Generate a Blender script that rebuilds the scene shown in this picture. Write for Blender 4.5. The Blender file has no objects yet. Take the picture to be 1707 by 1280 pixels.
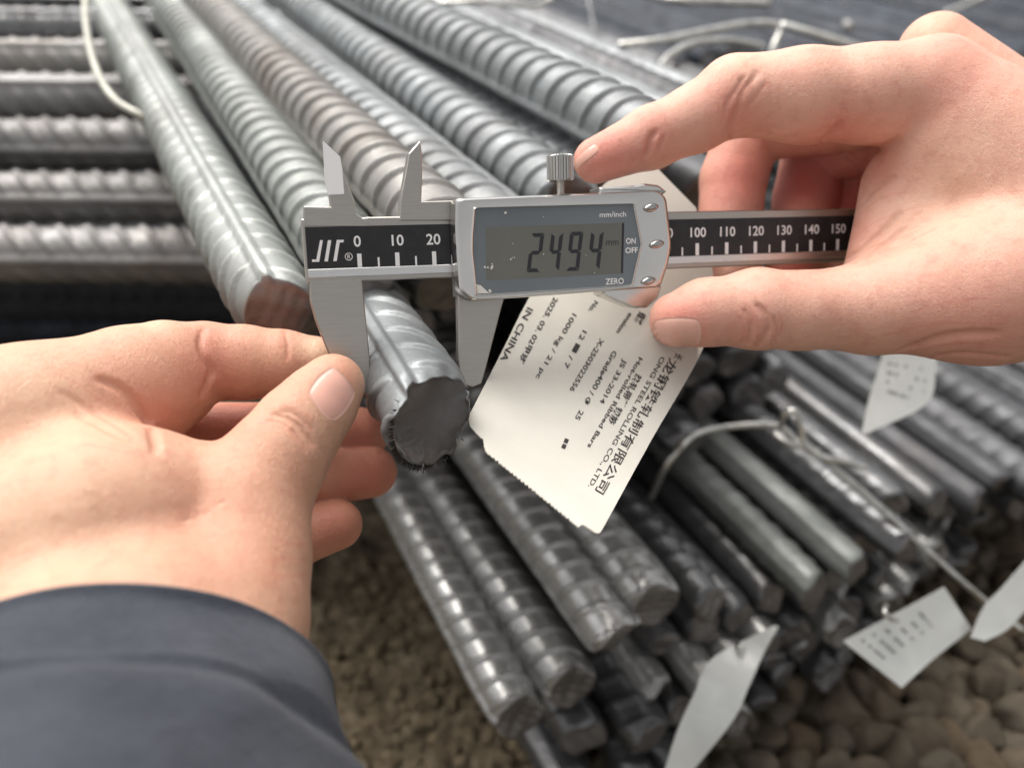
import bpy, bmesh, math, random
import numpy as np
from mathutils import Vector, Matrix
random.seed(7); rng = np.random.RandomState(7)
S = bpy.context.scene
COL = S.collection
# ---------------------------------------------------------------- camera, world, sun
PITCH = math.radians(36.5); FPX = 1340.0; CX, CY = 853.5, 640.0
CAMH = 41.0                       # cm above the ground; all coordinates below are cm
cam = bpy.data.cameras.new('camera'); cam_o = bpy.data.objects.new('camera', cam); COL.objects.link(cam_o)
cam.sensor_width = 36.0; cam.lens = 36.0 * FPX / 1707.0
cam.clip_start = 0.01; cam.clip_end = 600
cam_o.location = (0, 0, CAMH / 100); cam_o.rotation_euler = (math.pi / 2 - PITCH, 0, 0)
cam.dof.use_dof = True; cam.dof.focus_distance = 0.216; cam.dof.aperture_fstop = 7.0
S.camera = cam_o
SUN_EL, SUN_AZ = math.radians(58), math.radians(-40)   # azimuth from +Y towards -X
world = bpy.data.worlds.new('World'); S.world = world; world.use_nodes = True
wn = world.node_tree; wn.nodes.clear()
sky = wn.nodes.new('ShaderNodeTexSky'); sky.sky_type = 'NISHITA'; sky.sun_disc = False
sky.sun_elevation = SUN_EL; sky.sun_rotation = SUN_AZ
sky.air_density = 1.0; sky.dust_density = 6.0; sky.ozone_density = 1.0
bg = wn.nodes.new('ShaderNodeBackground'); bg.inputs['Strength'].default_value = 0.12
wo = wn.nodes.new('ShaderNodeOutputWorld')
hsv = wn.nodes.new('ShaderNodeHueSaturation'); hsv.inputs['Saturation'].default_value = 0.06
wn.links.new(sky.outputs[0], hsv.inputs['Color']); wn.links.new(hsv.outputs[0], bg.inputs[0]); wn.links.new(bg.outputs[0], wo.inputs[0])
sun = bpy.data.lights.new('sun', 'SUN'); sun.energy = 1.5; sun.angle = math.radians(50); sun.color = (1.0, 0.93, 0.84)
sun_o = bpy.data.objects.new('sun', sun); COL.objects.link(sun_o)
sdir = Vector((math.sin(SUN_AZ) * math.cos(SUN_EL), math.cos(SUN_AZ) * math.cos(SUN_EL), math.sin(SUN_EL)))
sun_o.rotation_euler = sdir.to_track_quat('Z', 'Y').to_euler(); sun_o.location = sdir * 3
S.view_settings.view_transform = 'Standard'; S.view_settings.look = 'None'
S.view_settings.exposure = 0.82; S.view_settings.gamma = 1.0
# ---------------------------------------------------------------- space helpers (cm)
cp, sp = math.cos(PITCH), math.sin(PITCH)
def c2w(c):
    """camera frame (x right, y up, depth) in cm -> world cm (ground at z=0)"""
    c = np.asarray(c, float); x, y, d = c[..., 0], c[..., 1], c[..., 2]
    return np.stack([x, y * sp + d * cp, y * cp - d * sp + CAMH], -1)
def P(px, py, Z):
    px, py, Z = np.broadcast_arrays(np.asarray(px, float), np.asarray(py, float), np.asarray(Z, float))
    return c2w(np.stack([(px - CX) / FPX * Z, (CY - py) / FPX * Z, Z], -1))
DIRB = np.array([-0.659, 0.739, 1.0])
def bardir(vpx):
    d = c2w([(vpx - CX) / FPX, (CY + 350) / FPX, 1.0]) - c2w([0, 0, 0]); return d / np.linalg.norm(d)
# ---------------------------------------------------------------- objects
def link(name, me, mat, parent=None, smooth=False):
    if mat is not None: me.materials.append(mat)
    if smooth: me.shade_smooth()
    o = bpy.data.objects.new(name, me); COL.objects.link(o)
    if parent is not None: o.parent = parent
    return o
def mk(name, verts, faces, mat=None, parent=None, smooth=False):
    me = bpy.data.meshes.new(name)
    v = (np.asarray(verts, float) / 100.0)
    me.from_pydata(v.tolist(), [], faces if isinstance(faces, list) else faces.tolist()); me.update()
    return link(name, me, mat, parent, smooth)
def empty(name, loc=(0, 0, 0), M=None):
    o = bpy.data.objects.new(name, None); COL.objects.link(o); o.empty_display_size = 0.01
    if M is not None: o.matrix_world = M
    else: o.location = Vector(loc) / 100
    return o
def tag(o, label=None, cat=None, group=None, kind=None):
    if label: o['label'] = label
    if cat: o['category'] = cat
    if group: o['group'] = group
    if kind: o['kind'] = kind
    return o
def world_origin(o, loc):
    """move the origin of a mesh built in world cm to loc (cm)"""
    l = Vector(loc) / 100; o.data.transform(Matrix.Translation(-l)); o.location = l
# ---------------------------------------------------------------- materials
def mat(name):
    m = bpy.data.materials.new(name); m.use_nodes = True; nt = m.node_tree
    b = nt.nodes['Principled BSDF']; return m, nt, b
def N(nt, t, **kw):
    n = nt.nodes.new(t)
    for k, v in kw.items():
        if k in n.inputs.keys(): n.inputs[k].default_value = v
        else: setattr(n, k, v)
    return n
def coords(nt, scale=(1, 1, 1)):
    tc = N(nt, 'ShaderNodeTexCoord'); mp = N(nt, 'ShaderNodeMapping'); mp.inputs['Scale'].default_value = scale
    nt.links.new(tc.outputs['Object'], mp.inputs[0]); return mp.outputs[0]
def noise(nt, co, scale, detail=4, rough=0.55):
    n = N(nt, 'ShaderNodeTexNoise'); n.inputs['Scale'].default_value = scale; n.inputs['Detail'].default_value = detail
    n.inputs['Roughness'].default_value = rough
    if co is not None: nt.links.new(co, n.inputs['Vector'])
    return n.outputs['Fac']
def ramp(nt, fac, stops):
    r = N(nt, 'ShaderNodeValToRGB'); e = r.color_ramp.elements
    while len(e) < len(stops): e.new(0.5)
    for el, (p, c) in zip(e, stops):
        el.position = p; el.color = (*c, 1) if len(c) == 3 else c
    nt.links.new(fac, r.inputs[0]); return r.outputs[0]
def g3(v): return (v, v, v)
def bump(nt, b, h, strength, dist=0.0003, prev=None):
    n = N(nt, 'ShaderNodeBump'); n.inputs['Strength'].default_value = strength; n.inputs['Distance'].default_value = dist
    nt.links.new(h, n.inputs['Height'])
    if prev is not None: nt.links.new(prev, n.inputs['Normal'])
    nt.links.new(n.outputs[0], b.inputs['Normal']); return n.outputs[0]
def mix(nt, fac, a, b_, mode='MIX'):
    n = N(nt, 'ShaderNodeMix'); n.data_type = 'RGBA'; n.blend_type = mode
    for i, v in ((0, fac), (6, a), (7, b_)):
        if isinstance(v, (int, float)): n.inputs[i].default_value = v
        elif isinstance(v, tuple): n.inputs[i].default_value = (*v, 1) if len(v) == 3 else v
        else: nt.links.new(v, n.inputs[i])
    return n.outputs[2]
def simple(name, col, rough, metal=0.0, spec=0.5, nscale=None, namt=0.1, bscale=None, bstr=0.1, coat=0):
    m, nt, b = mat(name)
    b.inputs['Base Color'].default_value = (*col, 1); b.inputs['Roughness'].default_value = rough
    b.inputs['Metallic'].default_value = metal; b.inputs['Specular IOR Level'].default_value = spec
    b.inputs['Coat Weight'].default_value = coat
    if nscale:
        co = coords(nt); f = noise(nt, co, nscale)
        c = ramp(nt, f, [(0.3, tuple(x * (1 - namt) for x in col)), (0.7, tuple(min(1, x * (1 + namt)) for x in col))])
        nt.links.new(c, b.inputs['Base Color'])
    if bscale:
        co = coords(nt); bump(nt, b, noise(nt, co, bscale), bstr)
    return m
def bar_material(name, base, rust, metal=0.42, rough=0.5, dust=0.0):
    m, nt, b = mat(name); co = coords(nt)
    oi = N(nt, 'ShaderNodeObjectInfo')
    ad = N(nt, 'ShaderNodeVectorMath'); ad.operation = 'ADD'
    sc = N(nt, 'ShaderNodeVectorMath'); sc.operation = 'SCALE'; sc.inputs[3].default_value = 7.0
    cb = N(nt, 'ShaderNodeCombineXYZ')
    for i in range(3): nt.links.new(oi.outputs['Random'], cb.inputs[i])
    nt.links.new(cb.outputs[0], sc.inputs[0]); nt.links.new(co, ad.inputs[0]); nt.links.new(sc.outputs[0], ad.inputs[1])
    co = ad.outputs[0]
    n1 = noise(nt, co, 45, 6, 0.65); n2 = noise(nt, co, 900, 3, 0.7); n3 = noise(nt, co, 14, 4, 0.6)
    c = ramp(nt, n1, [(0.28, tuple(x * 0.72 for x in base)), (0.52, base), (0.75, tuple(min(1, x * 1.35) for x in base))])
    c = mix(nt, ramp(nt, n3, [(0.5, g3(0)), (0.72, g3(rust))]), c, (0.13, 0.082, 0.055))
    c = mix(nt, ramp(nt, n2, [(0.62, g3(0)), (0.74, g3(0.35))]), c, tuple(min(1, x * 1.7) for x in base))
    # per-bar tone
    tone = N(nt, 'ShaderNodeMapRange'); tone.inputs['To Min'].default_value = 0.8; tone.inputs['To Max'].default_value = 1.12
    nt.links.new(oi.outputs['Random'], tone.inputs[0])
    mul = N(nt, 'ShaderNodeVectorMath'); mul.operation = 'SCALE'; nt.links.new(c, mul.inputs[0]); nt.links.new(tone.outputs[0], mul.inputs[3])
    nt.links.new(mul.outputs[0], b.inputs['Base Color'])
    b.inputs['Metallic'].default_value = metal
    nt.links.new(ramp(nt, n1, [(0.3, g3(rough + 0.12)), (0.7, g3(rough - 0.1))]), b.inputs['Roughness'])
    p = bump(nt, b, n2, 0.25, 0.00015); bump(nt, b, n1, 0.5, 0.0006, p)
    return m
M = {}
M['bar'] = bar_material('scaled_steel', (0.25, 0.265, 0.272), 0.15)
M['bar_green'] = bar_material('scaled_steel_pale', (0.262, 0.275, 0.262), 0.2)
M['bar_brown'] = bar_material('scaled_steel_brown', (0.262, 0.252, 0.238), 0.7, metal=0.35)
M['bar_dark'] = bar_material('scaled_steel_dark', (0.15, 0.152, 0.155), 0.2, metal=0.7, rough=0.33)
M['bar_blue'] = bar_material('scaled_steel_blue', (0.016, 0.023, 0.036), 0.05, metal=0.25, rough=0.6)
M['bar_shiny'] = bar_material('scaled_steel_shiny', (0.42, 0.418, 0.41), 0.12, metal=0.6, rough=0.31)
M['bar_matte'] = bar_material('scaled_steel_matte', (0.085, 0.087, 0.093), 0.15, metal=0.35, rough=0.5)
M['bar_warm'] = bar_material('scaled_steel_warm', (0.195, 0.19, 0.186), 0.2)
M['cut'] = bar_material('sheared_steel', (0.20, 0.19, 0.185), 0.15, metal=0.55, rough=0.40)
M['cut_rust'] = bar_material('sheared_steel_rusty', (0.175, 0.14, 0.13), 0.35, metal=0.35, rough=0.5)
M['wire'] = simple('tie_wire', (0.66, 0.65, 0.61), 0.28, 0.9, nscale=200, namt=0.25)
def steel(name, base, rough, axis, scale=900):
    m, nt, b = mat(name); b.inputs['Metallic'].default_value = 1.0
    s = [25, 25, 25]; s[axis] = 1.0
    co = coords(nt, tuple(s)); f = noise(nt, co, scale / 12, 5, 0.7)
    co2 = coords(nt); f2 = noise(nt, co2, 90, 4, 0.6)
    c = ramp(nt, f, [(0.3, tuple(x * 0.86 for x in base)), (0.7, base)])
    c = mix(nt, ramp(nt, f2, [(0.45, g3(0)), (0.8, g3(0.3))]), c, tuple(x * 0.75 for x in base))
    nt.links.new(c, b.inputs['Base Color'])
    nt.links.new(ramp(nt, f, [(0.3, g3(rough - 0.05)), (0.7, g3(rough + 0.08))]), b.inputs['Roughness'])
    bump(nt, b, f, 0.18, 0.00008); return m
M['steel'] = steel('brushed_stainless_steel', (0.46, 0.435, 0.40), 0.36, 0)
M['steel_edge'] = steel('ground_steel_edge', (0.72, 0.71, 0.70), 0.3, 0)
M['strap'] = simple('dull_pale_wire', (0.40, 0.395, 0.34), 0.5, 0.3, nscale=60, namt=.2)
M['facet'] = simple('reflection_white_facet', (0.92, 0.91, 0.90), 0.35, 0.5)
M['chrome'] = simple('satin_chrome_housing', (0.60, 0.585, 0.56), 0.24, 1.0, nscale=60, namt=0.05)
M['chrome_dark'] = simple('polished_button_chrome', (0.40, 0.39, 0.38), 0.12, 1.0)
M['black'] = simple('black_scale_enamel', (0.018, 0.017, 0.019), 0.38, 0, 0.4, nscale=300, namt=0.3)
M['white_print'] = simple('white_print', (0.80, 0.80, 0.80), 0.5)
M['panel'] = simple('dark_display_window', (0.135, 0.155, 0.17), 0.12, 0, 0.5, nscale=25, namt=0.15, coat=0.3)  # bluish grey base paints the reflection in the dark glass
M['lcd'] = simple('lcd_glass', (0.135, 0.135, 0.117), 0.16, 0, 0.5, nscale=40, namt=0.08)
M['segment'] = simple('lcd_segments', (0.014, 0.014, 0.018), 0.3)
M['cut_hero'] = bar_material('torn_steel', (0.135, 0.128, 0.125), 0.3, metal=0.5, rough=0.42)
M['burr'] = simple('dark_burr', (0.035, 0.03, 0.028), 0.5, 0.4)
M['chip'] = simple('scratched_fleck', (0.75, 0.72, 0.66), 0.5)
M['paper'] = simple('tag_plastic_paper', (0.66, 0.63, 0.565), 0.42, 0, 0.4, nscale=55, namt=0.06, bscale=90, bstr=0.25)
M['tag_metal'] = simple('aluminium_tag', (0.70, 0.71, 0.68), 0.42, 0.25, nscale=40, namt=0.12)
M['ink'] = simple('black_tag_ink', (0.035, 0.03, 0.03), 0.5)
M['ink_faint'] = simple('faded_tag_ink', (0.22, 0.22, 0.22), 0.6)

# ---------------------------------------------------------------- text as geometry
def text_flat(s, size=1.0, bold=0.0, shear=0.0, align='LEFT', space=1.0):
    cu = bpy.data.curves.new('t', 'FONT'); cu.body = s; cu.size = size; cu.offset = bold; cu.shear = shear
    cu.align_x = align; cu.resolution_u = 3; cu.fill_mode = 'FRONT'; cu.space_character = space
    ob = bpy.data.objects.new('t', cu); COL.objects.link(ob)
    me = bpy.data.meshes.new_from_object(ob)
    v = np.array([tuple(x.co)[:2] for x in me.vertices]); f = [list(p.vertices) for p in me.polygons]
    bpy.data.objects.remove(ob); bpy.data.curves.remove(cu); bpy.data.meshes.remove(me)
    return v, f
def join(parts):
    vs, fs, n = [], [], 0
    for v, f in parts:
        v = np.asarray(v, float); vs.append(v); fs += [[i + n for i in q] for q in f]; n += len(v)
    return np.concatenate(vs), fs
def rect(x0, y0, x1, y1): return np.array([(x0, y0), (x1, y0), (x1, y1), (x0, y1)], float), [[0, 1, 2, 3]]

# ================================================================ THE CALIPER
# local frame: origin at the zero mark, x along the beam, y up across it, z towards the viewer
Z0 = 21.2
ex = np.array([0.0451, 0.00365, 0.01355]) * Z0; ex /= np.linalg.norm(ex)
dn = np.array([0.031, -1.0, 0.150]); ey = -(dn - ex * dn.dot(ex)); ey /= np.linalg.norm(ey)
# camera frame here is (right, up, depth): left handed, so build the normal in world space
O_c = np.array([(600 - CX) / FPX * Z0, (CY - 446) / FPX * Z0, Z0])
o0 = c2w([0, 0, 0]); EX = c2w(ex) - o0; EY = c2w(ey) - o0; EZ = np.cross(EX, EY); O_w = c2w(O_c)
CAL = Matrix(((EX[0], EY[0], EZ[0], O_w[0] / 100), (EX[1], EY[1], EZ[1], O_w[1] / 100), (EX[2], EY[2], EZ[2], O_w[2] / 100), (0, 0, 0, 1)))
def L(px, py, h=0.0):
    """pixel -> caliper local (x, y) on the plane z = h"""
    r = P(px, py, 1.0) - P(0, 0, 0.0); o = P(0, 0, 0.0)
    t = (O_w + EZ * h - o).dot(EZ) / r.dot(EZ); q = o + r * t - O_w
    return np.array([q.dot(EX), q.dot(EY)])
def LP(pts, h=0.0): return np.array([L(x, y, h) for x, y in pts])
cal = empty('digital_caliper', M=CAL)
tag(cal, 'silver digital caliper reading 24.94 mm, its jaws closed on a torn bar end', 'caliper')
def inset(poly, d):
    n = len(poly); out = []
    for i in range(n):
        a, b, c = poly[i - 1], poly[i], poly[(i + 1) % n]
        e1 = (b - a) / np.linalg.norm(b - a); e2 = (c - b) / np.linalg.norm(c - b)
        n1 = np.array([-e1[1], e1[0]]); n2 = np.array([-e2[1], e2[0]]); m = n1 + n2
        m /= max(0.35, m.dot(n1) * 1.0) if abs(m.dot(n1)) > 1e-6 else 1
        out.append(b + m * d)
    return np.array(out)
def ccw(p):
    p = np.asarray(p, float); a = np.sum(p[:, 0] * np.roll(p[:, 1], -1) - p[:, 1] * np.roll(p[:, 0], -1))
    return p if a > 0 else p[::-1]
def plate(name, outline, z0, z1, ch, m, parent=cal, smooth=False):
    """extruded plate with chamfered front edge"""
    p = ccw(outline); n = len(p)
    q = inset(p, ch) if ch > 0 else p
    loops = [(p, z0), (p, z1 - ch)] + ([(q, z1)] if ch > 0 else [])
    v = np.concatenate([np.c_[l, np.full(n, z)] for l, z in loops]); f = [list(range(n))[::-1]]
    for k in range(len(loops) - 1):
        for i in range(n):
            j = (i + 1) % n; f.append([k * n + i, k * n + j, (k + 1) * n + j, (k + 1) * n + i])
    f.append([(len(loops) - 1) * n + i for i in range(n)])
    return mk(name, v, f, m, parent, smooth)
def decal(name, parts, z, m, parent=cal):
    v, f = join(parts); return mk(name, np.c_[v, np.full(len(v), z)], f, m, parent)
TH = 0.34
bx0 = L(506, 420)[0]
# fixed jaw body (head block + lower jaw + upper jaw), one steel piece with the beam
beam_o = [(bx0 + 0.02, -0.36), (17.4, -0.36), (17.4, 1.30), (0.30, 1.30), (0.0, 1.28), (bx0, 1.28)]
plate('beam', beam_o, -TH, 0, 0.03, M['steel'])
lower = LP([(516, 466), (604, 466), (609, 520), (617, 600), (618.5, 655), (584, 657), (551, 598), (526, 535), (517, 503)], 0.0)
plate('fixed_jaw', lower, -TH + 0.003, 0.012, 0.03, M['steel'])
upper = LP([(506, 378), (506, 344), (551.5, 345), (546.8, 308), (538.6, 235), (566.7, 262), (571, 283), (591, 336), (593.5, 356), (616, 372), (616, 378)], 0.0)
plate('inside_measuring_jaw', upper, -TH + 0.006, 0.009, 0.02, M['steel'])
# ground facet on the fixed inside jaw, tilted; near-white base paints its reflected light
fc = LP([(538.6, 235), (566.7, 262), (570.2, 283), (573.3, 324), (548, 325), (541.5, 300)], 0.0)
fz = np.array([0.004, 0.05, 0.055, 0.05, 0.006, 0.004])
v = np.r_[np.c_[fc, fz + 0.012], np.c_[fc, fz * 0 - 0.10]]
n = len(fc); mk('ground_facet', v, [list(range(n))[::-1], list(range(n, 2 * n))] + [[i, (i + 1) % n, n + (i + 1) % n, n + i] for i in range(n)], M['facet'], cal)
# black scale, silver strip
sx0 = L(511, 420)[0]
plate('scale_plate', [(sx0, 0.0), (17.2, 0.0), (17.2, 1.075), (sx0, 1.075)], -0.05, 0.018, 0.004, M['black'])
plate('lower_edge_strip', [(sx0, -0.225), (17.35, -0.225), (17.35, -0.004), (sx0, -0.004)], -0.05, 0.03, 0.012, M['steel_edge'])
def tickv(x, w, h): return rect(x - w / 2, 0.008, x + w / 2, h)
for k in range(0, 155, 5):
    x = k / 10
    big = k % 10 == 0
    decal('graduation_mark', [tickv(x, 0.115 if big else 0.05, 0.36 if big else 0.25)], 0.0195, M['white_print'])
    if big:
        v, f = text_flat(str(k), 0.40, 0.006, 0, 'CENTER')
        off = -0.03 if k == 0 else 0.0
        decal('numeral', [(v + [x + off, 0.545], f)], 0.0195, M['white_print'])
# maker's emblem: three slanted strokes, first with a foot, last with an arm
def stroke(x0, y0, x1, y1, w): return np.array([(x0 - w / 2, y0), (x0 + w / 2, y0), (x1 + w / 2, y1), (x1 - w / 2, y1)]), [[0, 1, 2, 3]]
def q4(pts, h=0.0): return ccw(LP(pts, h)), [[0, 1, 2, 3]]
def cx(x, y): return (480 + x / 4.2675, 200 + y / 4.2675)
em = [q4([cx(228, 856), cx(248, 856), cx(222, 1010), cx(198, 1010)]), q4([cx(172, 993), cx(200, 993), cx(197, 1010), cx(170, 1010)]),
      q4([cx(284, 856), cx(308, 856), cx(284, 1007), cx(259, 1007)]),
      q4([cx(347, 854), cx(371, 854), cx(346, 1005), cx(322, 1005)]), q4([cx(371, 854), cx(399, 854), cx(393, 872), cx(368, 872)])]
decal('maker_emblem', em, 0.0195, M['white_print'])
rc = L(*cx(432, 973)); ring = []; 
for i in range(28):
    a, b = 2 * math.pi * i / 28, 2 * math.pi * (i + 1) / 28
    ring.append((np.array([(rc[0] + r * math.cos(t), rc[1] + r * math.sin(t)) for r, t in ((0.100, a), (0.100, b), (0.083, b), (0.083, a))]), [[3, 2, 1, 0]]))
v, f = text_flat('R', 0.155, 0.0, 0, 'CENTER'); ring.append((v + [rc[0], rc[1] - 0.055], f))
decal('registered_mark', ring, 0.0195, M['white_print'])
# sliding jaw pieces
mu = LP([(666, 368), (667.5, 333.6), (681.5, 256), (700, 235), (702.8, 249), (704, 294), (702.3, 336), (775, 334), (775, 368)], 0.03)
plate('sliding_inside_jaw', mu, -TH + 0.04, 0.045, 0.025, M['steel'])
ml = LP([(764, 470), (850, 470), (838, 505), (812, 606), (803, 640), (789, 646), (768, 640), (763.5, 600), (764.5, 560), (763.5, 500)], -0.02)
plate('sliding_jaw', ml, -TH + 0.02, -0.02, 0.03, M['steel'])
# slider body behind display, wraps the beam
sb = LP([(760, 335), (1108, 322), (1108, 470), (1095, 478), (766, 496)], 0.05)
plate('slider', sb, -0.75, -TH - 0.02, 0.04, M['steel'])
# display housing
def zx(x, y): return (740 + x / 4.2675, 220 + y / 4.2675)
HZ = 0.62
def polar(poly, c, angs):
    out = []
    n = len(poly)
    for a in angs:
        d = np.array([math.cos(a), math.sin(a)]); best = None
        for i in range(n):
            p, q = poly[i], poly[(i + 1) % n]; e = q - p; den = d[0] * e[1] - d[1] * e[0]
            if abs(den) < 1e-9: continue
            w = p - c; t = (w[0] * e[1] - w[1] * e[0]) / den; u = (w[0] * d[1] - w[1] * d[0]) / den
            if t > 0 and -1e-6 <= u <= 1 + 1e-6: best = t if best is None else min(best, t)
        out.append(c + d * best)
    return np.array(out)
def roundpoly(poly, r, k=5):
    poly = ccw(poly); n = len(poly); out = []
    for i in range(n):
        a, b, c = poly[i - 1], poly[i], poly[(i + 1) % n]
        rr = min(r[i] if hasattr(r, '__len__') else r, 0.45 * np.linalg.norm(a - b), 0.45 * np.linalg.norm(c - b))
        p, q = b + (a - b) / np.linalg.norm(a - b) * rr, b + (c - b) / np.linalg.norm(c - b) * rr
        for j in range(k + 1):
            t = j / k; out.append((1 - t) ** 2 * p + 2 * t * (1 - t) * b + t * t * q)
    return np.array(out)
top_out = LP([zx(92, 478), zx(1530, 418), zx(1585, 470), zx(1622, 800), zx(1600, 930), zx(1545, 1100), zx(190, 1200), zx(120, 1140), zx(90, 700)], HZ)
top_out = roundpoly(top_out, 0.16)
win = LP([zx(222, 543), zx(1345, 513), zx(1400, 800), zx(1332, 1090), zx(236, 1160), zx(204, 850), zx(205, 750)], HZ)
win = roundpoly(win, 0.06, 3)
c0 = win.mean(0)
angs = sorted(set([math.atan2(*(p - c0)[::-1]) for p in np.r_[top_out, win]]))
A = polar(ccw(top_out), c0, angs); Bw = polar(ccw(win), c0, angs); n = len(angs)
def scale_about(p, amt):
    d = p - c0; l = np.linalg.norm(d, axis=1, keepdims=True); return p + d / l * amt
loops = [(scale_about(A, -0.05), 0.02), (scale_about(A, 0.05), 0.08), (scale_about(A, 0.06), HZ - 0.22), (scale_about(A, 0.02), HZ - 0.07), (scale_about(A, -0.07), HZ - 0.005),
         (scale_about(A, -0.12), HZ), (scale_about(Bw, 0.055), HZ - 0.015), (scale_about(Bw, 0.02), HZ + 0.012), (Bw, HZ), (Bw, HZ - 0.04)]
v = np.concatenate([np.c_[l, np.full(n, z)] for l, z in loops]); f = []
for k in range(len(loops) - 1):
    for i in range(n):
        j = (i + 1) % n; f.append([k * n + i, k * n + j, (k + 1) * n + j, (k + 1) * n + i])
f.append(list(range(n))[::-1])
hs = mk('display_housing', v, f, M['chrome'], cal, True)
es = hs.modifiers.new('edge', 'EDGE_SPLIT'); es.split_angle = math.radians(38)
nW = len(win); mk('display_window', np.c_[Bw, np.full(n, HZ - 0.032)], [list(range(n))], M['panel'], cal)
lc = ccw(LP([zx(300, 680), zx(1286, 645), zx(1276, 1005), zx(304, 1057)], HZ))
mk('lcd_screen', np.c_[lc, np.full(4, HZ - 0.029)], [[0, 1, 2, 3]], M['lcd'], cal)
# darker frame line on the right of the lcd
decal('lcd_edge', [q4([zx(1270, 648), zx(1286, 647), zx(1277, 1004), zx(1262, 1006)], HZ)], HZ - 0.027, M['segment'])
# seven segment digits 24.94
def seg_digit(ch, x0, x1, y0, y1):
    """zoom-pixel box, slanted"""
    w, h = x1 - x0, y1 - y0; sl = 0.12; t = 27
    def q(u, v_): # u 0..w , v_ 0 top..h
        return zx(x0 + u + (h - v_) * sl, y0 + v_ - (x0 - 580 + u) * 0.035)
    segs = {'a': [(t * .15, 0), (w - t * .15, 0), (w - t * .9, t), (t * .9, t)],
            'd': [(t * .9, h - t), (w - t * .9, h - t), (w - t * .15, h), (t * .15, h)],
            'g': [(t * .9, h / 2 - t / 2), (w - t, h / 2 - t / 2), (w - t * .5, h / 2), (w - t, h / 2 + t / 2), (t * .9, h / 2 + t / 2), (t * .5, h / 2)],
            'f': [(0, t * .25), (t, t * 1.1), (t, h / 2 - t * .6), (t * .5, h / 2 - 2), (0, h / 2 - t * .4)],
            'e': [(0, h / 2 + t * .4), (t * .5, h / 2 + 2), (t, h / 2 + t * .6), (t, h - t * 1.1), (0, h - t * .25)],
            'b': [(w, t * .2), (w, h / 2 - t * .4), (w - t * .5, h / 2 - 2), (w - t, h / 2 - t * .6), (w - t, t * 1.1)],
            'c': [(w, h / 2 + t * .4), (w, h - t * .2), (w - t, h - t * 1.2), (w - t, h / 2 + t * .6), (w - t * .5, h / 2 + 2)]}
    on = {'2': 'abged', '4': 'fgbc', '9': 'abcdfg'}[ch]; out = []
    for s in on:
        p = ccw(LP([q(a, b_) for a, b_ in segs[s]], HZ)); out.append((p, [list(range(len(p)))]))
    return out
for ch, x0, x1 in (('2', 590, 684), ('4', 735, 820), ('9', 868, 962), ('4', 1018, 1108)):
    decal('digit', seg_digit(ch, x0, x1, 722, 1000), HZ - 0.0255, M['segment'])
def txt_px(name, s, pxl, pyl, pxr, pyr, hpx, m, h, bold=0.0, shear=0, parent=cal):
    """text whose baseline runs between two pixels; cap height hpx pixels"""
    a, b_ = L(pxl, pyl, h), L(pxr, pyr, h); v, f = text_flat(s, 1.0, bold, shear)
    w = v[:, 0].max() - v[:, 0].min(); v = v - [v[:, 0].min(), 0]
    cap = text_flat('H', 1.0)[0][:, 1].max(); Ln = np.linalg.norm(b_ - a); u = (b_ - a) / Ln; nn = np.array([-u[1], u[0]])
    ch_ = np.linalg.norm(L(pxl, pyl - hpx, h) - a)
    v2 = a + np.outer(v[:, 0] / w * Ln, u) + np.outer(v[:, 1] / cap * ch_, nn)
    return decal(name, [(v2, f)], h, m, parent)
hz = HZ - 0.0255
txt_px('unit_symbol', 'mm', *zx(1153, 808), *zx(1243, 806), 11.5, M['segment'], hz, 0.0)
txt_px('button_legend', 'mm/inch', *zx(1108, 608), *zx(1296, 602), 8.6, M['white_print'], hz, 0.012)
txt_px('button_legend', 'ON', *zx(1296, 795), *zx(1364, 794), 8.8, M['white_print'], hz, 0.02)
txt_px('button_legend', 'OFF', *zx(1291, 862), *zx(1380, 860), 8.8, M['white_print'], hz, 0.02)
txt_px('button_legend', 'ZERO', *zx(1150, 1086), *zx(1280, 1080), 9.6, M['white_print'], hz, 0.016)
# lozenge buttons
for bx_, by_ in ((1473, 539), (1513, 799), (1453, 1060)):
    c = L(*zx(bx_, by_), HZ); v, f = [], []
    rings = [(1.0, -0.03), (1.0, 0.02), (0.86, 0.07), (0.55, 0.10), (0.2, 0.108)]; K = 28
    for s_, z_ in rings:
        for i in range(K):
            a = 2 * math.pi * i / K; r = 1 / (abs(math.cos(a)) ** 1.6 + abs(math.sin(a)) ** 1.6) ** (1 / 1.6)
            v.append((c[0] + 0.235 * s_ * r * math.cos(a), c[1] + 0.125 * s_ * r * math.sin(a) + 0.03 * math.cos(a) * s_, HZ + z_))
    for k in range(len(rings) - 1):
        for i in range(K): f.append([k * K + i, k * K + (i + 1) % K, (k + 1) * K + (i + 1) % K, (k + 1) * K + i])
    f.append([(len(rings) - 1) * K + i for i in range(K)])
    mk('button', v, f, M['chrome_dark'], cal, True)
# chipped flecks on the window
for (fx, fy, r) in ((292, 962, 12), (315, 965, 9), (345, 958, 14), (340, 972, 9), (478, 905, 8), (488, 895, 5), (503, 893, 5), (490, 795, 4), (712, 870, 5), (1012, 875, 4), (710, 603, 4), (330, 1132, 14), (440, 578, 12), (1074, 1002, 4), (345, 940, 6)):
    c = L(*zx(fx, fy), HZ); k = 7; p = np.array([(c[0] + r / 4.27 / 61 * random.uniform(.5, 1.1) * math.cos(6.283 * i / k), c[1] + r / 4.27 / 61 * random.uniform(.5, 1.1) * math.sin(6.283 * i / k)) for i in range(k)])
    decal('paint_fleck', [(p, [list(range(k))])], HZ - 0.022, M['chip'])
decal('peeled_film_corner', [q4([zx(232, 1085), zx(262, 1090), zx(325, 1148), zx(240, 1150)], HZ)], HZ - 0.024, M['chip'])
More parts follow.
